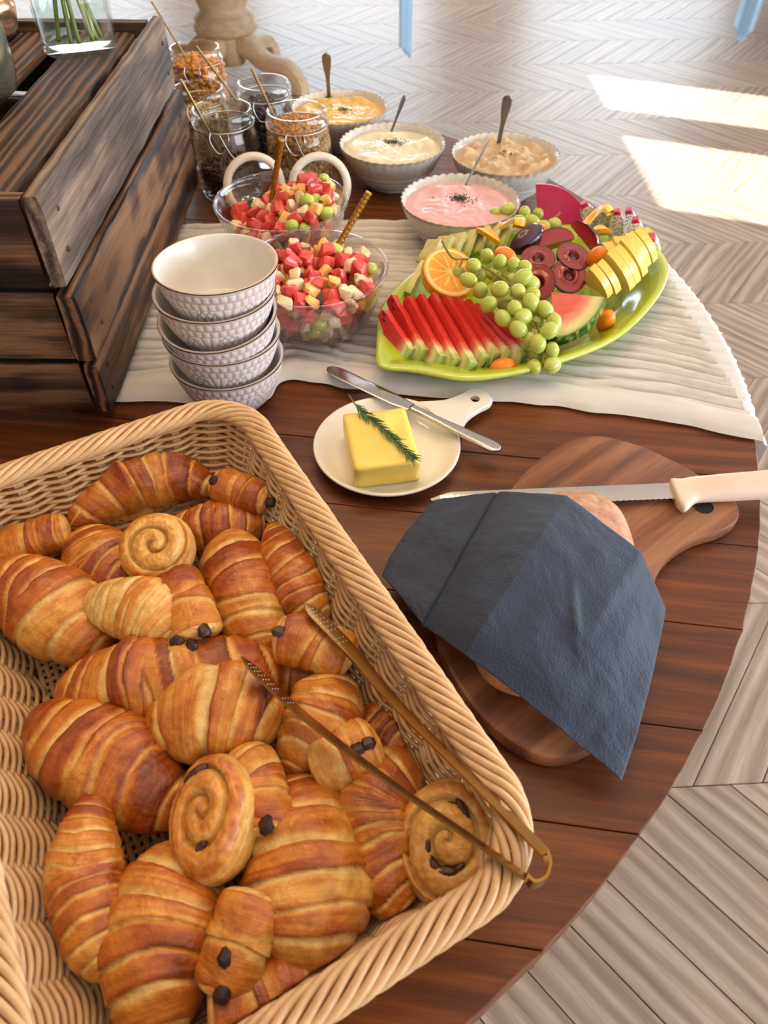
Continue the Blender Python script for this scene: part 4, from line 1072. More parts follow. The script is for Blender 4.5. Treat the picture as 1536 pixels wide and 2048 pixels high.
def butter_mb():
    mb = MB(); L, W_, Hh = .070, .089, .034
    n = 28
    def side(p):
        # rounded box projection with knife-smeared dents
        q = Vector((max(-1, min(1, p.x)), max(-1, min(1, p.y)), max(-1, min(1, p.z))))
        b = .0028; c = Vector((q.x*(L/2-b), q.y*(W_/2-b), q.z*(Hh/2-b)))
        d = Vector((p.x if abs(p.x) > .999 else 0, p.y if abs(p.y) > .999 else 0, p.z if abs(p.z) > .999 else 0)).normalized()
        v = c+d*b
        v += d*.0011*nz(v.x*55, v.y*40, v.z*60+3)
        if p.y < -.9: v.y += .005*(1-p.z)*.5
        return v
    for ax in range(3):
        for s in (-1, 1):
            def fn(i, j):
                u, v = -1+2*i/(n-1), -1+2*j/(n-1); k = [0, 0, 0]; k[ax] = s; k[(ax+1) % 3] = u; k[(ax+2) % 3] = v
                return side(Vector(k))
            mb.add(grid(fn, n, n, flip=(s < 0)))
    return mb
bo = butter_mb(); bmesh_ = bo.mesh('butter_block', mt_butter, True)
import bmesh
bb = bmesh.new(); bb.from_mesh(bmesh_); bmesh.ops.remove_doubles(bb, verts=bb.verts, dist=1e-5); bmesh.ops.recalc_face_normals(bb, faces=bb.faces); bb.to_mesh(bmesh_); bb.free()
tag(link('butter_block', bmesh_, None, (-.0035, .596, T+.0055+.017), (0, 0, math.radians(10))), 'thick yellow block of butter on the white handled plate', 'butter')
# rosemary
mt_rosem = M('rosemary_needle', srgb(66, 96, 44), 0.5, noise=(80, srgb(104, 130, 74), .6))
mt_rstem = M('rosemary_stem', srgb(110, 80, 50), 0.6, noise=(80, srgb(90, 100, 60), .6))
BT = .0405
sp = catmull([P(697, 790, BT+.012), P(722, 822, BT+.002), P(765, 858, BT+.001), P(800, 892, BT+.001), P(826, 918, BT+.0015)], 12)
rm = thing('rosemary_sprig', 'green rosemary sprig lying on the butter', 'rosemary', tuple(sp[20]))
part('stem', MB().add(tube(sp, lambda t: lerp(.0011, .0005, t), 6)), mt_rstem, rm, True, True)
rr_ = random.Random(3)
for k in range(96):
    i = int(lerp(8, len(sp)-2, k/95)); p = sp[i]; t = (sp[min(len(sp)-1, i+1)]-sp[i-1]).normalized(); s = t.cross(Vector((0, 0, 1))).normalized()
    sg = 1 if k % 2 else -1; L = rr_.uniform(.009, .017)
    d = (t*rr_.uniform(.75, 1.3)+s*sg*rr_.uniform(.25, .65)+Vector((0, 0, rr_.uniform(.0, .35)))).normalized()
    part('needle', MB().add(tube([p, p+d*L*.5+Vector((0, 0, .0006)), p+d*L], lambda t_: .0010*(1-.75*t_), 5)), mt_rosem, rm, True, True)
# butter knife
mt_knife = M('polished_steel', (0.50, 0.48, 0.46), 0.17, 1.0, noise=(40, (.42, .41, .40), .4))
def flat_bar(a, b, wfn, tfn, n=50, up=(0, 0, 1), off=None):
    a, b = Vector(a), Vector(b); d = b-a; L = d.length; dn = d.normalized(); s = dn.cross(Vector(up)).normalized(); u = s.cross(dn)
    def fn(i, j):
        k = i/(n-1); an = 2*PI*j/16; c_, s_ = math.cos(an), math.sin(an)
        c_ = math.copysign(abs(c_)**.7, c_); s_ = math.copysign(abs(s_)**.7, s_)
        return a+dn*(L*k)+s*(c_*wfn(k)/2+(off(k) if off else 0))+u*(s_*tfn(k)/2)
    V, F, C = grid(fn, n, 16, cv=True); F += [tuple(range(16)), tuple((n-1)*16+j for j in range(15, -1, -1))]
    return V, F
kn = thing('butter_knife', 'steel table knife leaning across the butter plate rim', 'knife', tuple(P(830, 822, .020)))
ka, kb, kc = P(655, 735, .019), P(822, 815, .021), P(1000, 900, .024)
part('blade', MB().add(flat_bar(ka, kb, lambda k: .0195*math.sqrt(max(.004, 1-(1-min(1, k/.16))**2))*(1-.25*S(k, .8, 1)), lambda k: lerp(.0012, .0024, k), 90)), mt_knife, kn, True, True)
part('handle', MB().add(flat_bar(kb, kc, lambda k: lerp(.0095, .017, S(k, .2, .9))*math.sqrt(max(.03, 1-max(0, (k-.92)/.08)**2)), lambda k: lerp(.0055, .0042, k))), mt_knife, kn, True, True)

# ------------------------------------------------------------------ cutting board, loaf, napkin, bread knife
cbp = [(.239, .622), (.275, .608), (.310, .582), (.338, .552), (.356, .528), (.354, .503), (.335, .486), (.30, .472), (.268, .448), (.248, .415), (.238, .36), (.212, .305), (.175, .268), (.135, .250), (.100, .263), (.066, .302), (.046, .36), (.048, .43), (.075, .485), (.118, .524), (.145, .562), (.178, .598), (.208, .617)]
BP = Vector((.17, .43, T))
ob = [(p.x-BP.x, p.y-BP.y) for p in catmull([(x, y, 0) for x, y in cbp], 6, True)]
ga = math.radians(38)
board = thing('cutting_board', 'walnut cutting board with a pierced handle under the loaf', 'cutting board', tuple(BP))
rot = Matrix.Rotation(-ga, 2)
obr = [tuple(rot @ Vector(p)) for p in ob]
hb_ = rot @ Vector((.321-BP.x, .514-BP.y))
bmv = MB().add(prism(obr, .001, .019, .004))
link('board', bmv.mesh('board', mt_walnut, 'auto'), board, (0, 0, 0), (0, 0, ga))
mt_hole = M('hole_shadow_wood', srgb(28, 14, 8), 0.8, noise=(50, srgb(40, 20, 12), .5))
link('hole_shade_disc', MB().add(lathe([(.0085, .0150), (.0085, .0192), (.0098, .01945)], 24)).add(lathe([(.0085, .0191), (0, .0191)], 24)).mesh('hole_shade_disc', mt_hole), board, (.321-BP.x, .514-BP.y, .0002))  # dark disc on the uncut board, painted as the shade inside the hole
mt_crust = M('bread_crust', srgb(172, 116, 84), 0.65, noise=(70, srgb(208, 168, 140), .9), bump=(150, .9))
LC = Vector((.150, .402)); LA = math.radians(62); LL, LW, LH = .120, .064, .034
def lf(p): return 1+.02*nz(p.x*3, p.y*3, p.z*3)
loafm = MB().add(ball(LL, LW, LH, 64, 32, lf))
for v in loafm.v:
    if v.z < -.02: v.z = -.02+(v.z+.02)*.1
solo('bread_loaf', loafm, mt_crust, 'oval brown bread loaf mostly covered by the napkin', 'bread', loc=(LC.x, LC.y, T+.0192+.0215), rot=(0, 0, LA))
def napkin_mat():
    m = M('navy_paper', srgb(37, 48, 70), 0.60, spec=.4, sheen=.10, noise=(14, srgb(31, 41, 61), .6))
    nt = m.node_tree; b = nt.nodes['Principled BSDF']; tc = nt.nodes.new('ShaderNodeTexCoord')
    v1 = nn(nt, 'ShaderNodeTexVoronoi', i_Scale=420.0); nt.links.new(tc.outputs['Object'], v1.inputs['Vector'])
    n1 = nn(nt, 'ShaderNodeTexNoise', i_Scale=26.0, i_Detail=5.0); nt.links.new(tc.outputs['Object'], n1.inputs['Vector'])
    ml = nn(nt, 'ShaderNodeMath', operation='MULTIPLY_ADD'); ml.inputs[1].default_value = 4.0; nt.links.new(n1.outputs['Fac'], ml.inputs[0]); nt.links.new(v1.outputs['Distance'], ml.inputs[2])
    bp = nn(nt, 'ShaderNodeBump', i_Strength=.35, i_Distance=.0012); nt.links.new(ml.outputs[0], bp.inputs['Height']); nt.links.new(bp.outputs[0], b.inputs['Normal'])
    return m
mt_nap = napkin_mat()
net = [[(868, 1000, .030), (800, 1082, .030), (764, 1152, .028)],
       [(994, 983, .042), (922, 1112, .043), (846, 1252, .034)],
       [(1133, 990, .090), (1050, 1122, .099), (930, 1310, .074)],
       [(1281, 1103, .073), (1182, 1272, .075), (1110, 1446, .051)],
       [(1332, 1218, .046), (1292, 1402, .042), (1243, 1562, .026)]]
W5 = [[P(*p) for p in col] for col in net]
def napf(u, v):
    k = u*4; i = min(3, int(k)); f = k-i
    cols = [W5[i], W5[i+1]]
    q = [c[0]*((1-v)*(1-2*v))+c[1]*(4*v*(1-v))+c[2]*(v*(2*v-1)) for c in cols]
    p = q[0].lerp(q[1], f)
    puff = (.0015 if i in (1, 2) else .001)*math.sin(f*PI)*math.sin(PI*(.15+.7*v))
    wr = .0014*nz(u*15+v*2, v*3, 6)+.0016*nz(u*7, v*7, 3)+.0030*nz(u*3.2, v*4, 8)+.0010*abs(nz(u*16, v*14, 5))
    # two little pinched wrinkles
    for (a, b, s_, h_) in ((.69, .50, .05, .0022),):
        d2 = ((u-a)*1.0)**2+((v-b)*.55)**2; wr += h_*math.exp(-((u-a)*.9-(v-b)*.35)**2/(s_*s_*.12)-((v-b)*.8)**2/(s_*s_*3))
    crease = -.0022*math.exp(-((u-.25)/.006)**2)
    return p+Vector((0, 0, puff+wr*(1 if 0 < v < 1 else .6)+crease))
nN = 129
nap = solo('paper_napkin', MB().add(grid(lambda i, j: napf(i/(nN-1), j/(nN-1)), nN, nN, flip=True)), mt_nap, 'dark navy paper napkin with fold creases draped over the loaf', 'napkin', loc=tuple(P(1050, 1200, .05)), world=True, smooth='auto')
md = nap.modifiers.new('s', 'SOLIDIFY'); md.thickness = .0008
bkz = .0225
mt_handle = M('cream_plastic', srgb(236, 214, 198), 0.35, noise=(30, srgb(228, 202, 186), .5))
ba, bb2, bc2 = P(862, 1002, bkz), P(1352, 982, bkz+.004), P(1640, 962, bkz+.012)
bn = thing('bread_knife', 'serrated bread knife with a cream white handle lying on the board', 'knife', tuple(bb2))
dn = (bb2-ba).normalized(); sd2 = dn.cross(Vector((0, 0, 1))).normalized(); L = (bb2-ba).length
mb = MB(); n = 240
def bl(i, j):
    k = i/(n-1); w_ = .0215; nose = S(k, 0, .10)**.6
    ed = [(-1, -.0009), (-1, .0009), (.75, .0009), (1.0, .0), (.75, -.0009)][j]
    if ed[0] < 0: y = -w_/2*(.25+.75*nose)
    elif ed[0] < 1: y = w_/2*.72*nose
    else: y = w_/2*nose*(1-.09*abs(math.sin(k*PI*42))) 
    return ba+dn*(L*k)+sd2*y+Vector((0, 0, ed[1]))
mb.add(grid(bl, n, 5, cv=True)); mb.f.append((0, 1, 2, 3, 4)); mb.f.append(tuple((n-1)*5+j for j in (4, 3, 2, 1, 0)))
part('blade', mb, mt_knife, bn, 'auto', True)
hv = bc2-bb2
hm = MB().add(flat_bar(bb2-dn*.004, bc2, lambda k: lerp(.044, .033, S(k, .02, .13))*(1-.08*math.sin(PI*min(1, k*1.4)))*(.55+.45*S(k, -.01, .02)), lambda k: .015+.006*S(k, .1, .4), 60, off=lambda k: .0060*(1-S(k, .03, .16))))
part('handle', hm, mt_handle, bn, True, True)

# ------------------------------------------------------------------ leaf platter
mt_leaf = M('lime_glazed_ceramic', srgb(166, 186, 38), 0.14, spec=.6, coat=.5, noise=(16, srgb(150, 172, 26), .5), attr=True)
LFC = Vector((.190, .885, T)); LFA = math.radians(40)
lf_ = MB(); nA, nR = 200, 40
def leaf(i, j, under=0):
    a = 2*PI*i/nA; q = j/(nR-1); ca, sa = math.cos(a), math.sin(a)
    rx, ry = .236, .140
    tipf = .018*math.exp(-((a-PI)/.16)**2)-.004*math.exp(-((a-PI-.42)/.16)**2)-.004*math.exp(-((a-PI+.42)/.16)**2)
    x, y = (rx+tipf+.002*math.sin(a*9))*q*ca, (ry+.002*math.sin(a*7))*q*sa
    z = .004+.026*S(q, .62, 1.0)*(1 if q < .97 else .97)+.003*S(q, .3, .62)
    vein = abs(((x*14+abs(y)*13) % 1)*2-1); d = .0011*(1-S(vein, 0, .35))*(1-S(q, .86, .95))*S(abs(y), .002, .010)
    mid = .0018*(1-S(abs(y), .001, .006))*(1-S(q, .9, .97))
    if q > .93: d = 0
    c = mix3(srgb(172, 192, 42), srgb(116, 140, 18), min(1, d/.0011*.9+mid/.0018*.6)); 
    if q > .965: c = srgb(204, 214, 92)
    return (Vector((x, y, z-d-mid-under*.0045)), c)
lf_.add(grid(lambda i, j: leaf(i, j), nA, nR, cu=True, flip=False))
lf_.add(grid(lambda i, j: leaf(i, j, 1), nA, nR, cu=True, flip=True))
V2 = []
for i in range(nA):
    a_, b_ = i*nR+nR-1, ((i+1) % nA)*nR+nR-1; o_ = nA*nR
    lf_.f.append((a_, b_, b_+o_, a_+o_))
solo('leaf_platter', lf_, mt_leaf, 'lime green leaf shaped platter loaded with cut fruit', 'platter', loc=(LFC.x, LFC.y, T+.0065), rot=(0, 0, LFA))

mt_attr = M('cut_fruit', (.5, .2, .1), 0.24, spec=.6, attr=True, sss=.25, sssr=(1, .5, .3), noise=(120, (.82, .78, .74), .6, (1, 1, 1), 1), bump=(240, .25))
RED, PINK, CREAM, LIME, GRN = srgb(206, 42, 36), srgb(226, 92, 84), srgb(232, 222, 160), srgb(190, 206, 120), srgb(52, 92, 36)
def melon_slice(lab, tip, rind, wt, wr, th, lean, name='watermelon_slice', cols=(RED, srgb(214, 54, 44), srgb(230, 130, 100), CREAM, LIME, GRN), group='fanned watermelon slices', cat='watermelon', seeds=()):
    a, b = Vector(tip), Vector(rind); d = b-a; L = d.length; dn = d.normalized()
    s = dn.cross(Vector((0, 0, 1))).normalized(); u = s.cross(dn); wd = (-u)*math.cos(lean)+s*math.sin(lean); nr = dn.cross(wd)
    ks = [0, .12, .25, .4, .55, .7, .80, .86, .90, .94, .975, 1.0]; mb = MB(); rng = random.Random(int(a.x*1e5))
    def fn(i, j):
        k = ks[i]; w_ = lerp(wt, wr, k)
        a_, b_ = [(0, -1), (.5, -1), (1, -1), (1, 1), (.5, 1), (0, 1)][j]
        c = cols[0] if k < .4 else mix3(cols[0], cols[1], (k-.4)/.3) if k < .75 else cols[2] if k < .84 else cols[3] if k < .93 else cols[4] if k < .98 or j in (0, 1, 4, 5) else cols[5]
        bulge = .10*L*(1-((a_-.5)*2)**2)*S(k, .5, 1)
        p = a+dn*(L*k*.93+bulge*.6)+wd*(w_*a_)+nr*(b_*th/2*(.8+.2*k))
        p += Vector((rng.uniform(-1, 1), rng.uniform(-1, 1), rng.uniform(-1, 1)))*.0006
        return (p, c)
    V, F, C = grid(fn, len(ks), 6, cv=True); F += [tuple(range(5, -1, -1)), tuple((len(ks)-1)*6+j for j in range(6))]
    mb.add((V, F, C)); base = (a+b)/2
    o = solo(name, mb, mt_attr, lab, cat, loc=tuple(base), group=group, world=True, smooth='auto')
    for (k, h_, sgn) in seeds:
        p = a+dn*(L*k)+wd*(h_*lerp(wt, wr, k))+nr*(sgn*th*.45)
        part('seed', MB().add(ball(.0028, .0017, .0010, 10, 6), mtx=frame(p-o.location, nr, dn)), mt_seed2, o)
    return o
mt_seed2 = M('watermelon_seed', srgb(34, 18, 12), 0.3, noise=(200, srgb(60, 30, 18), .5))
tips = [(771, 618), (789, 590), (820, 592), (845, 588), (869, 586), (896, 590), (918, 594), (936, 598), (955, 606), (975, 616)]
rinds = [(830, 704), (856, 708), (893, 722), (921, 728), (955, 736), (980, 724), (1002, 714), (1031, 713), (1056, 716), (1070, 700)]
for k, (t_, r_) in enumerate(zip(tips, rinds)):
    nm = ['outermost seeded watermelon slice of the fan by the platter rim'] + ['red watermelon slice in the overlapping fan on the platter']*8 + ['last watermelon slice of the fan, half under the grapes']
    melon_slice(nm[k], P(*t_, .062), P(*r_, .036), .012, .030, .0115, math.radians(28), seeds=[(.08, .2, -1), (.16, .5, -1), (.12, .75, 1)] if k < 2 else ())
def wedge(lab, c, R, th, a0, a1, nrm, xd, name, cols, stripes=True, group=None, cat='watermelon', inner=0.0):
    """slab cut from a round fruit: fan from a0 to a1 with rind at the curved side; stands along its own normal"""
    fm = frame((0, 0, 0), nrm, xd); na, nr_ = 26, 18; mb = MB()
    stops = cols
    def colr(q, a):
        for (s0, c0), (s1, c1) in zip(stops, stops[1:]):
            if q <= s1: return mix3(c0, c1, (q-s0)/(s1-s0))
        return stops[-1][1]
    def face(z):
        def fn(i, j):
            a = lerp(a0, a1, i/(na-1)); q = lerp(inner, 1, j/(nr_-1))
            return (fm @ Vector((R*q*math.cos(a), R*q*math.sin(a), z+.0006*nz(q*20, a*9, z*90))), colr(q, a))
        return fn
    mb.add(grid(face(th/2), na, nr_, flip=False)); mb.add(grid(face(-th/2), na, nr_, flip=True))
    rim_c = stops[-1][1]
    def rimf(i, j):
        a = lerp(a0, a1, i/(na-1)); z = lerp(-th/2, th/2, j/5); c = rim_c
        if stripes: c = mix3(srgb(40, 78, 34), srgb(150, 178, 96), S(nz(a*14, z*60, 3), -.1, .3))
        return (fm @ Vector((R*math.cos(a), R*math.sin(a), z)), c)
    mb.add(grid(rimf, na, 6))
    for a, fl in ((a0, True), (a1, False)):
        def cut(i, j, a=a):
            q = lerp(inner, 1, i/(nr_-1)); z = lerp(-th/2, th/2, j/2); return (fm @ Vector((R*q*math.cos(a), R*q*math.sin(a), z)), colr(q, a))
        mb.add(grid(cut, nr_, 3, flip=fl))
    return solo(name, mb, mt_attr, lab, cat, loc=tuple(c), group=group, smooth='auto')
WMS = [(0, srgb(226, 96, 88)), (.55, srgb(224, 84, 78)), (.72, srgb(236, 150, 128)), (.84, srgb(236, 222, 170)), (.95, srgb(196, 208, 130)), (1.0, srgb(60, 100, 44))]
def wq(c): return (c.x, c.y, c.z)
wedge('pink watermelon wedge with striped rind beside the pineapple', wq(P(1103, 592, .060)), .066, .018, -.62, .62, (-.28, -.40, .87), tuple(P(1175, 668, .034)-P(1103, 592, .060)), 'watermelon_wedge', WMS)
wedge('pink watermelon wedge behind the grape bunch', wq(P(1062, 600, .046)), .064, .016, -.55, .45, (-.28, -.40, .87), tuple(P(1128, 680, .026)-P(1062, 600, .046)), 'watermelon_wedge', WMS)

# grapes: one bunch = stem and single berries
gm_ = MB().add(ball(.0094, .0094, .0112, 22, 14)).mesh('grape', mt_grape)
mt_gstem = M('grape_stem', srgb(140, 134, 60), 0.6, noise=(90, srgb(110, 90, 50), .7))
def bunch(lab, pts, stem, seed):
    r = random.Random(seed); c = P(*pts[0]); t = thing('grape_bunch', lab, 'grapes', tuple(c))
    sp_ = catmull([P(*p) for p in stem], 8)
    part('stem', MB().add(tube(sp_, .0016, 7)), mt_gstem, t, True, True)
    tw = MB()
    for p in pts:
        q = P(*p); o = link('grape', gm_, t, q-c, (r.uniform(0, 3), r.uniform(0, 3), r.uniform(0, 3))); s = r.uniform(.90, 1.10); o.scale = (s, s, s*r.uniform(.95, 1.1))
        k = min(sp_, key=lambda w_: (w_-q).length); tw.add(tube([k, q.lerp(k, .4)+Vector((0, 0, .002)), q], .0008, 5))
    part('twigs', tw, mt_gstem, t, True, True)['kind'] = 'stuff'
cp = lambda l: [(740+x*.3906, 370+y*.3906, z) for x, y, z in l]
bunch('large green grape bunch trailing over the watermelon fan', cp([(600, 365, .080), (530, 415, .082), (505, 487, .080), (665, 397, .080), (735, 412, .078), (792, 422, .078), (782, 475, .084), (565, 540, .072), (665, 535, .084), (757, 545, .084), (822, 505, .076), (607, 612, .076), (740, 632, .080), (825, 602, .080), (832, 560, .074), (680, 682, .072), (785, 675, .076), (760, 738, .068), (898, 640, .074), (942, 702, .066), (918, 746, .070), (815, 792, .056), (860, 812, .058), (932, 846, .050), (840, 932, .036), (932, 922, .038), (850, 872, .036), (405, 392, .066), (640, 460, .066), (720, 480, .066), (560, 470, .064), (860, 690, .058), (690, 600, .060), (450, 450, .066)]),
      [(740+370*.3906, 370+285*.3906, .105), (905, 515, .092), (940, 520, .086), (985, 545, .080), (1030, 580, .074), (1070, 640, .062), (1085, 700, .048), (1085, 728, .042)], 2)
bunch('small green grape bunch beside the pink yogurt bowl', cp([(705, 125, .062), (790, 145, .064), (830, 187, .066), (888, 215, .060), (945, 202, .062), (640, 152, .054), (760, 190, .060), (860, 150, .05)]),
      [(1030, 415, .055), (1060, 438, .055), (1100, 440, .055), (1120, 425, .06)], 3)
# kumquats
mt_kum = M('kumquat_skin', srgb(240, 140, 22), 0.28, spec=.55, sss=.25, noise=(60, srgb(232, 116, 14), .6), bump=(420, .25))
km = MB().add(ball(.0115, .0115, .0165, 24, 16)).mesh('kumquat', mt_kum)
for lab, p, rt_ in (('kumquat lying on the platter edge in front of the watermelon fan', (1006, 735, .030), (PI/2, 0, -1.3)), ('kumquat lying below the pineapple slices', (1211, 641, .034), (.3, .2, 0)),
                    ('kumquat leaning on the halved plums beside the pineapple', (1193, 514, .078), (.4, .3, 0)), ('kumquat behind the grape bunch stem', (1010, 512, .074), (PI/2, 0, .8)), ('kumquat among the dark plum wedges', (1082, 466, .066), (PI/2, 0, .6))):
    tag(link('kumquat', km, None, P(*p), rt_), lab, 'kumquat', 'kumquats on the platter')
# plums
mt_plum = M('plum', srgb(60, 20, 34), 0.2, spec=.6, coat=.3, attr=True, noise=(60, (.7, .6, .6), .5, (1, 1, 1), 1), bump=(150, .12), sss=.1)
def plum_half(lab, p, nrm, pit=True, R=.0225):
    fm = frame((0, 0, 0), nrm, (1, .2, 0)); mb = MB(); sk = srgb(58, 20, 38); fl, fr_ = srgb(150, 40, 44), srgb(96, 20, 30)
    mb.add((lambda g: (g[0], g[1], g[2]))(grid(lambda i, j: (fm @ Vector((R*math.sin(PI/2*j/9)*math.cos(2*PI*i/32), R*1.1*math.sin(PI/2*j/9)*math.sin(2*PI*i/32), -R*.95*math.cos(PI/2*j/9))), sk), 32, 10, cu=True, flip=True)))
    def cutf(i, j):
        a = 2*PI*i/32; q = j/13; z = .0005*nz(q*8, a*3, 1)
        if pit: z += .0018*math.exp(-((q-.42)/.13)**2)-.006*(1-S(q, .15, .40))
        c = mix3(fr_, fl, S(q, .2, .5)); c = mix3(c, srgb(170, 60, 50), .5*max(0, nz(math.cos(a)*4, math.sin(a)*4, q*3))); c = mix3(c, sk, S(q, .90, 1.0))
        return (fm @ Vector((R*q*math.cos(a), R*1.1*q*math.sin(a), z*(1-S(q, .9, 1)))), c)
    mb.add(grid(cutf, 32, 14, cu=True))
    return solo('plum_half', mb, mt_plum, lab, 'plum', loc=tuple(p), group='halved plums on the platter')
plum_half('plum half with a pit hollow facing up, beside the grapes', P(740+862*.39, 370+375*.39, .070), (-.12, -.22, .95))
plum_half('plum half facing up next to the kumquat and pineapple', P(740+1045*.39, 370+362*.39, .074), (.12, -.25, .95))
plum_half('plum half turned up beside the watermelon wedge', P(740+1022*.39, 370+462*.39, .062), (.02, -.52, .86))
plum_half('dark plum piece tucked beneath the grapes', P(740+862*.39, 370+500*.39, .056), (-.3, -.5, .6))
def plum_wedge(lab, p, rt_):
    mb = MB(); R = .024; sk = srgb(64, 20, 44); fl = srgb(172, 34, 52); n = 14
    g = lambda i, j, a0=0.0, a1=1.9: (Vector((R*.85*math.sin(PI*j/12)*math.cos(lerp(a0, a1, i/(n-1))), R*1.25*-math.cos(PI*j/12), R*.85*math.sin(PI*j/12)*math.sin(lerp(a0, a1, i/(n-1))))), sk)
    mb.add(grid(g, n, 13, flip=True))
    for a, fl_ in ((0.0, False), (1.9, True)):
        mb.add(grid(lambda i, j, a=a: (Vector((R*.85*math.sin(PI*j/12)*math.cos(a)*i/5, R*1.25*-math.cos(PI*j/12), R*.85*math.sin(PI*j/12)*math.sin(a)*i/5)), mix3(srgb(190, 60, 60), fl, i/4) if i < 5 else sk), 6, 13, flip=fl_))
    solo('plum_wedge', mb, mt_plum, lab, 'plum', loc=tuple(p), rot=rt_, group='plum wedges on the platter')
plum_wedge('crimson plum wedge by the orange twist', P(740+800*.39, 370+285*.39, .066), (.3, .2, -.9))
plum_wedge('dark purple plum wedge lying between two others', P(740+940*.39, 370+300*.39, .068), (-.3, .9, 1.5))
plum_wedge('shiny plum wedge with red flesh toward the pineapple', P(740+1090*.39, 370+285*.39, .070), (.35, .5, .7))
# orange slices
def orange(lab, p, R, nrm, th=.007, xd=(1, 0, 0), arc=(0, 2*PI), lemon=False):
    fm = frame((0, 0, 0), nrm, xd); mb = MB(); n, m = 72, 22; pe, pi_, fl, mem = srgb(244, 158, 16), srgb(252, 224, 160), srgb(248, 176, 44), srgb(252, 214, 120)
    full = arc[1]-arc[0] > 6.2
    def face(z):
        def fn(i, j):
            a = lerp(arc[0], arc[1], i/(n if full else n-1)); q = j/(m-1)
            seg = abs((a*10/(2*PI)) % 1-.5)*2; e = (1-seg)*q*2.2
            c = mem if (e < .16 or q < .10) else mix3(fl, srgb(240, 150, 24), .5+.5*nz(math.cos(a)*q*9, math.sin(a)*q*9, 2))
            if q > .84: c = pi_
            if q > .93: c = pe
            return (fm @ Vector((R*q*math.cos(a), R*q*math.sin(a), z+(.0007*S(e, .1, .4) if z > 0 else 0)*(q < .84))), c)
        return fn
    mb.add(grid(face(th/2), n, m, cu=full)); mb.add(grid(face(-th/2), n, m, cu=full, flip=True))
    mb.add(grid(lambda i, j: (fm @ Vector(((R+.0010*math.sin(PI*j/5))*math.cos(lerp(arc[0], arc[1], i/(n if full else n-1))), (R+.0010*math.sin(PI*j/5))*math.sin(lerp(arc[0], arc[1], i/(n if full else n-1))), lerp(-th/2, th/2, j/5))), pe), n, 6, cu=full))
    return solo('orange_slice', mb, mt_attr, lab, 'orange', loc=tuple(p), group='orange slices on the platter', smooth='auto')
orange('thick round orange slice leaning above the watermelon fan', P(740+405*.39, 370+462*.39, .064), .036, (.22, -.42, .88), .015)
# twisted slices: half discs bent like a saddle
def twist(lab, p, R, a, scale=1.0, seed=0):
    mb = MB(); n, m = 60, 12; pe, pi_, fl = srgb(244, 168, 18), srgb(252, 226, 160), srgb(250, 190, 60)
    def mk(z, fl_):
        def fn(i, j):
            an = lerp(-.2, PI*1.55, i/(n-1)); q = lerp(.55, 1, j/(m-1)); h = .016*math.cos(an*1.5)
            c = fl if q < .86 else (pi_ if q < .93 else pe)
            return (Vector((R*q*math.cos(an), R*q*math.sin(an)*.75, h+z+R*.35*math.sin(an))), c)
        return grid(fn, n, m, flip=fl_)
    mb.add(mk(.003, False)); mb.add(mk(-.003, True))
    def rim(i, j):
        an = lerp(-.2, PI*1.55, i/(n-1)); h = .016*math.cos(an*1.5); return (Vector((R*math.cos(an), R*math.sin(an)*.75, h+lerp(-.003, .003, j/3)+R*.35*math.sin(an))), pe)
    mb.add(grid(rim, n, 4))
    mb.add(grid(lambda i, j: (Vector((R*.55*math.cos(lerp(-.2, PI*1.55, i/(n-1))), R*.55*.75*math.sin(lerp(-.2, PI*1.55, i/(n-1))), .016*math.cos(1.5*lerp(-.2, PI*1.55, i/(n-1)))+lerp(-.003, .003, j/3)+R*.35*math.sin(lerp(-.2, PI*1.55, i/(n-1))))), pi_), n, 4, flip=True))
    solo('orange_twist', mb, mt_attr, lab, 'orange', loc=tuple(p), rot=(0, 0, a), group='orange twists on the platter', smooth='auto')
twist('twisted orange slice arched beside the pale melon slices', P(740+665*.39, 370+245*.39, .064), .034, -.3)
twist('twisted orange slice standing between plum and dragon fruit', P(740+1165*.39, 370+215*.39, .070), .030, .8)
# pale green melon slices
MEL = (srgb(226, 222, 150), srgb(220, 218, 140), srgb(206, 212, 120), srgb(190, 204, 100), srgb(160, 186, 76), srgb(120, 156, 50))
for k in range(7):
    melon_slice('pale green melon slice in the row behind the orange slice', P(884+k*24, 480-k*7, .068), P(862+k*24, 530-k*5, .044), .030, .034, .0075, math.radians(58), 'melon_slice', MEL, 'pale melon slices', 'melon')
melon_slice('pale green melon slice sticking up by the watermelon fan', P(848, 520, .066), P(812, 590, .040), .012, .022, .009, math.radians(10), 'melon_slice', MEL, None, 'melon')
# pineapple wedges
PIN = [(0, srgb(240, 226, 150)), (.3, srgb(240, 222, 130)), (.8, srgb(238, 214, 104)), (1.0, srgb(232, 206, 100))]
pine = [(1170, 560, .054), (1184, 552, .055), (1200, 538, .056), (1214, 528, .057), (1226, 512, .058), (1240, 500, .059), (1256, 490, .060), (1276, 482, .061)]
for k, p in enumerate(pine):
    sz = [.044, .046, .056, .054, .056, .050, .048, .036][k]
    wedge('yellow pineapple wedge in the overlapping row along the platter' if k not in (0, 7) else ['pale pineapple wedge at the row end beside the watermelon wedge', '', '', '', '', '', '', 'pineapple wedge at the row end hanging over the platter rim'][k], wq(P(*p)), sz, .010, -1.05, .10, (.72, .52, .46), (.62, -.72, .1), 'pineapple_wedge', PIN, False, 'pineapple wedges', 'pineapple', .12)
for k, p in enumerate([(1200, 490, .070), (1222, 478, .072), (1246, 470, .072)]):
    melon_slice('flat pineapple finger lying on top of the pineapple row', P(*p), P(p[0]+52, p[1]-10+k*4, p[2]-.008), .016, .022, .010, math.radians(70), 'pineapple_finger', (srgb(242, 216, 112),)*3+(srgb(236, 204, 84),)*3, 'pineapple fingers', 'pineapple')
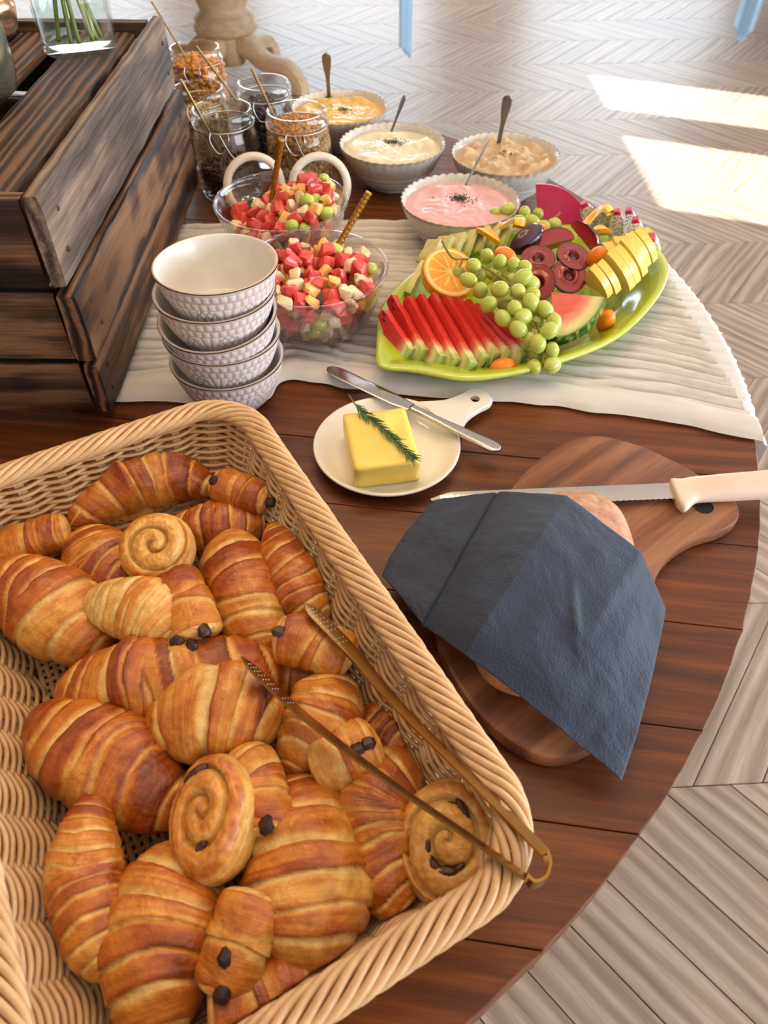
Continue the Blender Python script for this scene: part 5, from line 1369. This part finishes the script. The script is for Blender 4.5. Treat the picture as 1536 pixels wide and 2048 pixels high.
# dragon fruit: white speckled slices with pink skin, and one skin piece
def speck():
    m = M('dragon_fruit_flesh', srgb(226, 220, 214), 0.3, attr=True, sss=.2)
    nt = m.node_tree; b = nt.nodes['Principled BSDF']; a = [n_ for n_ in nt.nodes if n_.type == 'VERTEX_COLOR'][0]
    tc = nt.nodes.new('ShaderNodeTexCoord'); v = nn(nt, 'ShaderNodeTexVoronoi', i_Scale=330.0); nt.links.new(tc.outputs['Object'], v.inputs['Vector'])
    r = ramp(nt, [(.30, (.02, .02, .02)), (.36, (1, 1, 1))]); nt.links.new(v.outputs['Distance'], r.inputs[0])
    mx = nn(nt, 'ShaderNodeMix', data_type='RGBA', blend_type='MULTIPLY'); mx.inputs[0].default_value = .85; nt.links.new(a.outputs[0], mx.inputs[6]); nt.links.new(r.outputs[0], mx.inputs[7]); nt.links.new(mx.outputs[2], b.inputs['Base Color'])
    return m
mt_drag = speck()
mt_dskin = M('dragon_fruit_skin', srgb(190, 32, 84), 0.3, spec=.5, sss=.15, noise=(30, srgb(160, 20, 66), .7), bump=(60, .3))
def dragon(lab, top, bot, w_, th):
    a, b = Vector(top), Vector(bot); d = (b-a); dn = d.normalized(); L = d.length; c = Vector((0, 0, T+CH))-a; s = dn.cross(c).normalized(); nr = s.cross(dn)
    ks = [0, .06, .12, .13, .3, .6, .9, 1]; pk = srgb(206, 30, 84); wh = srgb(226, 220, 214)
    def fn(i, j):
        k = ks[i]; x, y = [(-1, -1), (1, -1), (1, 1), (-1, 1)][j]; ww = w_*(.35+.65*S(k, 0, .35))
        return (a+dn*(L*k)+s*(x*ww/2)+nr*(y*th/2), pk if k <= .121 else wh)
    V, F, C = grid(fn, len(ks), 4, cv=True); F += [(3, 2, 1, 0), tuple((len(ks)-1)*4+j for j in range(4))]
    solo('dragon_fruit_slice', MB().add((V, F, C)), mt_drag, lab, 'dragon fruit', loc=tuple(b), group='dragon fruit slices', world=True, smooth='auto')
for k, (x, y) in enumerate([(1166, 405), (1210, 412), (1234, 420), (1258, 418), (1271, 436), (1303, 472)]):
    dragon('speckled white dragon fruit slice with a pink tip standing at the rim' if k not in (0, 5) else ['leaning dragon fruit slice beside the crimson skin piece', '', '', '', '', 'dragon fruit slice lying lowest at the platter end'][k],
           P(x, y, .085), P(x+(26 if k == 0 else -2), y+(56 if k < 5 else 44), .045), .020, .011)
sk = MB(); nS = 30
def skf(z):
    def fn(i, j):
        a = lerp(-.1, 1.75, i/(nS-1)); q = j/11
        return Vector((.070*q*math.cos(a), .016*math.sin(q*PI*.5)+z, .062*q*math.sin(a)))
    return fn
sk.add(grid(skf(0), nS, 12)); sk.add(grid(skf(.004), nS, 12, flip=True)); sk.add(grid(lambda i, j: skf(.004*j)(i, 11), nS, 2))
solo('dragon_fruit_skin', sk, mt_dskin, 'smooth crimson dragon fruit skin piece behind the small grapes', 'dragon fruit', loc=tuple(P(1078, 462, .032)), rot=(-.25, 0, -.12))
